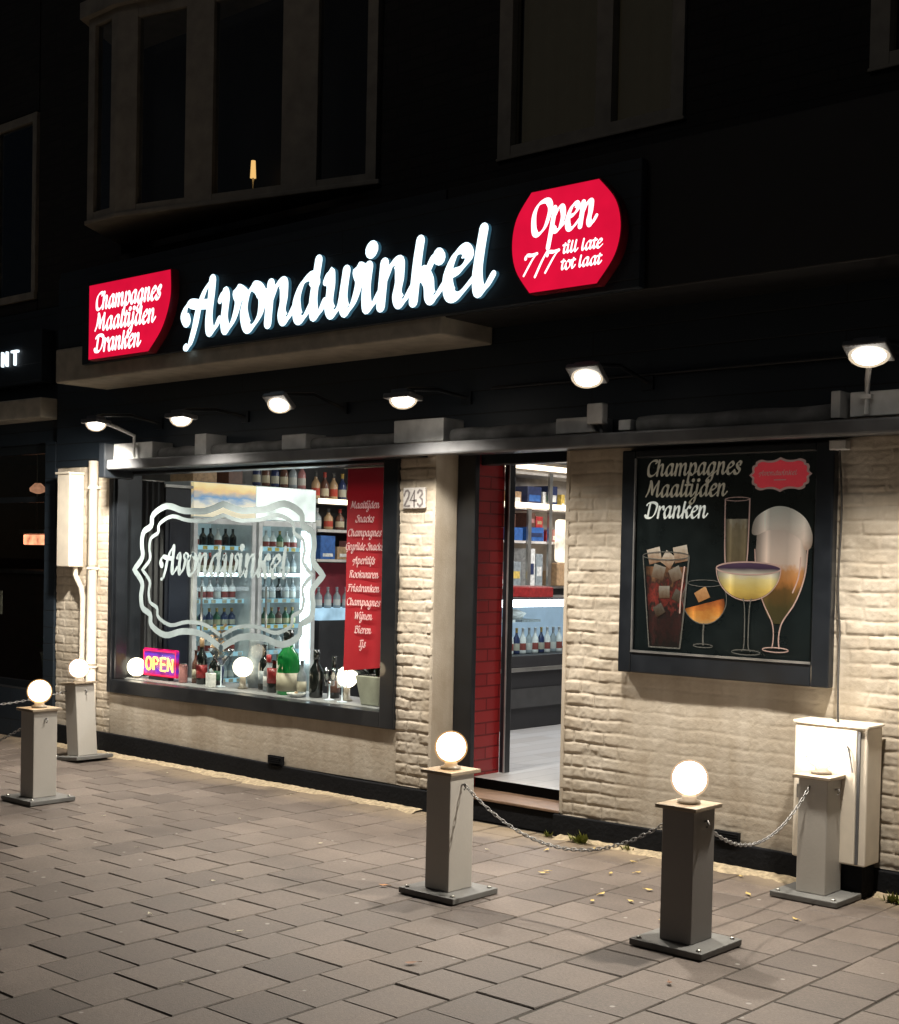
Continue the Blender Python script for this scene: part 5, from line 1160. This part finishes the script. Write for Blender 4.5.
for nm_, z_, hh, ys in (('lowest', 1.386, .16, (3.62, 3.70, 4.40, 4.80)), ('middle', 1.826, .14, (3.50, 3.58, 3.66, 4.42, 4.50, 4.58)), ('upper', 2.156, .17, (3.56, 3.66, 4.32, 4.37, 4.64, 4.72))):
    for k, y in enumerate(ys):
        m_ = ('red', 'yellow', 'rose', 'white', 'tan', 'green')[(k * 2 + len(nm_)) % 6]
        t = thing('sweet_pack', 'small %s pack tucked between the packets on the %s lit shelf' % (m_, nm_), 'packet', (-8.4, y, z_), 'small packs on the %s lit shelf' % nm_)
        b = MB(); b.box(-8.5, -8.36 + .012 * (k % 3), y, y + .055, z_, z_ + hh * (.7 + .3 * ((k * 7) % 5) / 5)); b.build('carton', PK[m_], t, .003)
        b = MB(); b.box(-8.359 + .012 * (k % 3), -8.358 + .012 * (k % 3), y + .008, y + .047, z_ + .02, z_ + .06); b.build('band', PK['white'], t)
lt = thing('lit_display', 'bright white lit bottle display at the right of the doorway', 'lamp', (-8.2, 4.6, 1.5)); b = MB(); b.box(-8.30, -8.24, 4.46, 4.9, 1.62, 2.05); b.build('glow_panel', emis('lit_display_glow', (1, .86, .66), 1.5, .55, 7), lt, .03); b = MB(); b.box(-8.31, -8.23, 4.44, 4.92, 1.386, 1.615); b.build('stand', PK['tan'], lt, .01)

# ------------------------------------------------------------------ fallen leaves and weeds
def leaf(x, y, m, label, s, grp):
    b = MB(); a = R.uniform(0, 2 * PI); ca, sa = math.cos(a), math.sin(a)
    pts = [(-1, 0, .15), (-.5, .42, .1), (.1, .5, .05), (.6, .3, .12), (1, 0, .3), (.6, -.3, .12), (.1, -.5, .05), (-.5, -.42, .1)]
    vs = [(x + s * (p[0] * ca - p[1] * sa), y + s * (p[0] * sa + p[1] * ca), .008 + s * p[2] * .8 + R.uniform(0, .003)) for p in pts] + [(x, y, .006)]
    b.add(vs, [(i, (i + 1) % 8, 8) for i in range(8)], True); b.tube([(x - s * ca, y - s * sa, .008 + s * .12), (x - s * 1.7 * ca, y - s * 1.7 * sa, .009)], .0012, 5)
    tag(b.build('fallen_leaf', m), label, 'leaf', grp)
leaf(-3.67, -2.52, M['leafb'], 'brown curled leaf lying alone on the foreground paving', .028, 'fallen leaves')
leaf(-3.17, -1.42, M['leafo'], 'orange leaf beside the base of the nearest bollard', .028, 'fallen leaves')
leaf(-3.41, -1.01, M['leafo'], 'orange leaf on the paving behind the nearest bollard', .024, 'fallen leaves')
leaf(-4.66, -1.66, M['leafo'], 'orange leaf left of the doorway bollard base', .024, 'fallen leaves')
leaf(-2.80, -2.0, M['leafb'], 'brown leaf in front of the nearest bollard', .02, 'fallen leaves')
for x, y in ((-3.32, -1.23), (-3.74, -1.17), (-2.9, -.77), (-3.51, -.18), (-3.7, -.78), (-4.31, -.82), (-4.3, -.87), (-3.63, -1.04), (-3.79, -1.02), (-4.1, -.3), (-3.95, -.5), (-4.6, -.4), (-3.3, -.5), (-4.05, -.62), (-3.45, -.62), (-4.45, -.18)):
    leaf(x + R.uniform(-.02, .02), y, M['leafy'], 'small yellow leaf on the paving between the doorway and the cabinet', R.uniform(.016, .025), 'small yellow leaves')
for x, y in ((-4.85, -.64), (-6.47, -1.06), (-9.09, -.7), (-4.11, -3.3), (-5.6, -1.2), (-7.1, -1.6), (-5.3, -2.2), (-6.2, -2.0), (-2.6, -2.5), (-5.0, -2.8), (-6.9, -.25), (-8.2, -.3), (-6.1, -.15), (-4.5, -2.7)):
    leaf(x, y, M['label'], 'tiny pale scrap of leaf on the open paving', R.uniform(.010, .018), 'pale scraps of leaf')
def weed(x, y, n, s, label):
    b = MB()
    for k in range(n):
        a = R.uniform(0, 2 * PI); e_ = R.uniform(.3, 1.3); l_ = R.uniform(.4, 1) * s; c0 = Vector((x + R.gauss(0, s * .35), y - abs(R.gauss(0, s * .15)), .0)); dr = Vector((math.cos(a) * math.cos(e_), -abs(math.sin(a)) * math.cos(e_), math.sin(e_))); s_ = dr.cross(Vector((0, 0, 1))).normalized() * l_ * .12
        b.add([c0 - s_ * .5, c0 + dr * l_ * .5 - s_, c0 + dr * l_, c0 + dr * l_ * .5 + s_, c0 + s_ * .5], [(0, 1, 2, 3, 4)])
    tag(b.build('weed', M['weed']), label, 'weed', 'weeds along the wall foot')
weed(-4.62, -.06, 60, .085, 'green weed tuft at the wall foot right of the doorstep')
weed(-4.32, -.05, 30, .05, 'small weed at the wall foot below the poster case')
weed(-4.86, -.06, 26, .05, 'small weed at the corner of the doorstep')
weed(-2.72, -.10, 60, .07, 'low weed at the wall foot right of the cabinet')

# ------------------------------------------------------------------ render settings
scene.view_settings.view_transform = 'Standard'; scene.view_settings.look = 'None'; scene.view_settings.exposure = 0; scene.view_settings.gamma = 1
scene.render.engine = 'CYCLES'
scene.cycles.use_denoising = True
scene.cycles.max_bounces = 8; scene.cycles.diffuse_bounces = 3; scene.cycles.glossy_bounces = 3; scene.cycles.transparent_max_bounces = 16
scene.cycles.sample_clamp_indirect = 4
scene.cycles.caustics_reflective = False; scene.cycles.caustics_refractive = False
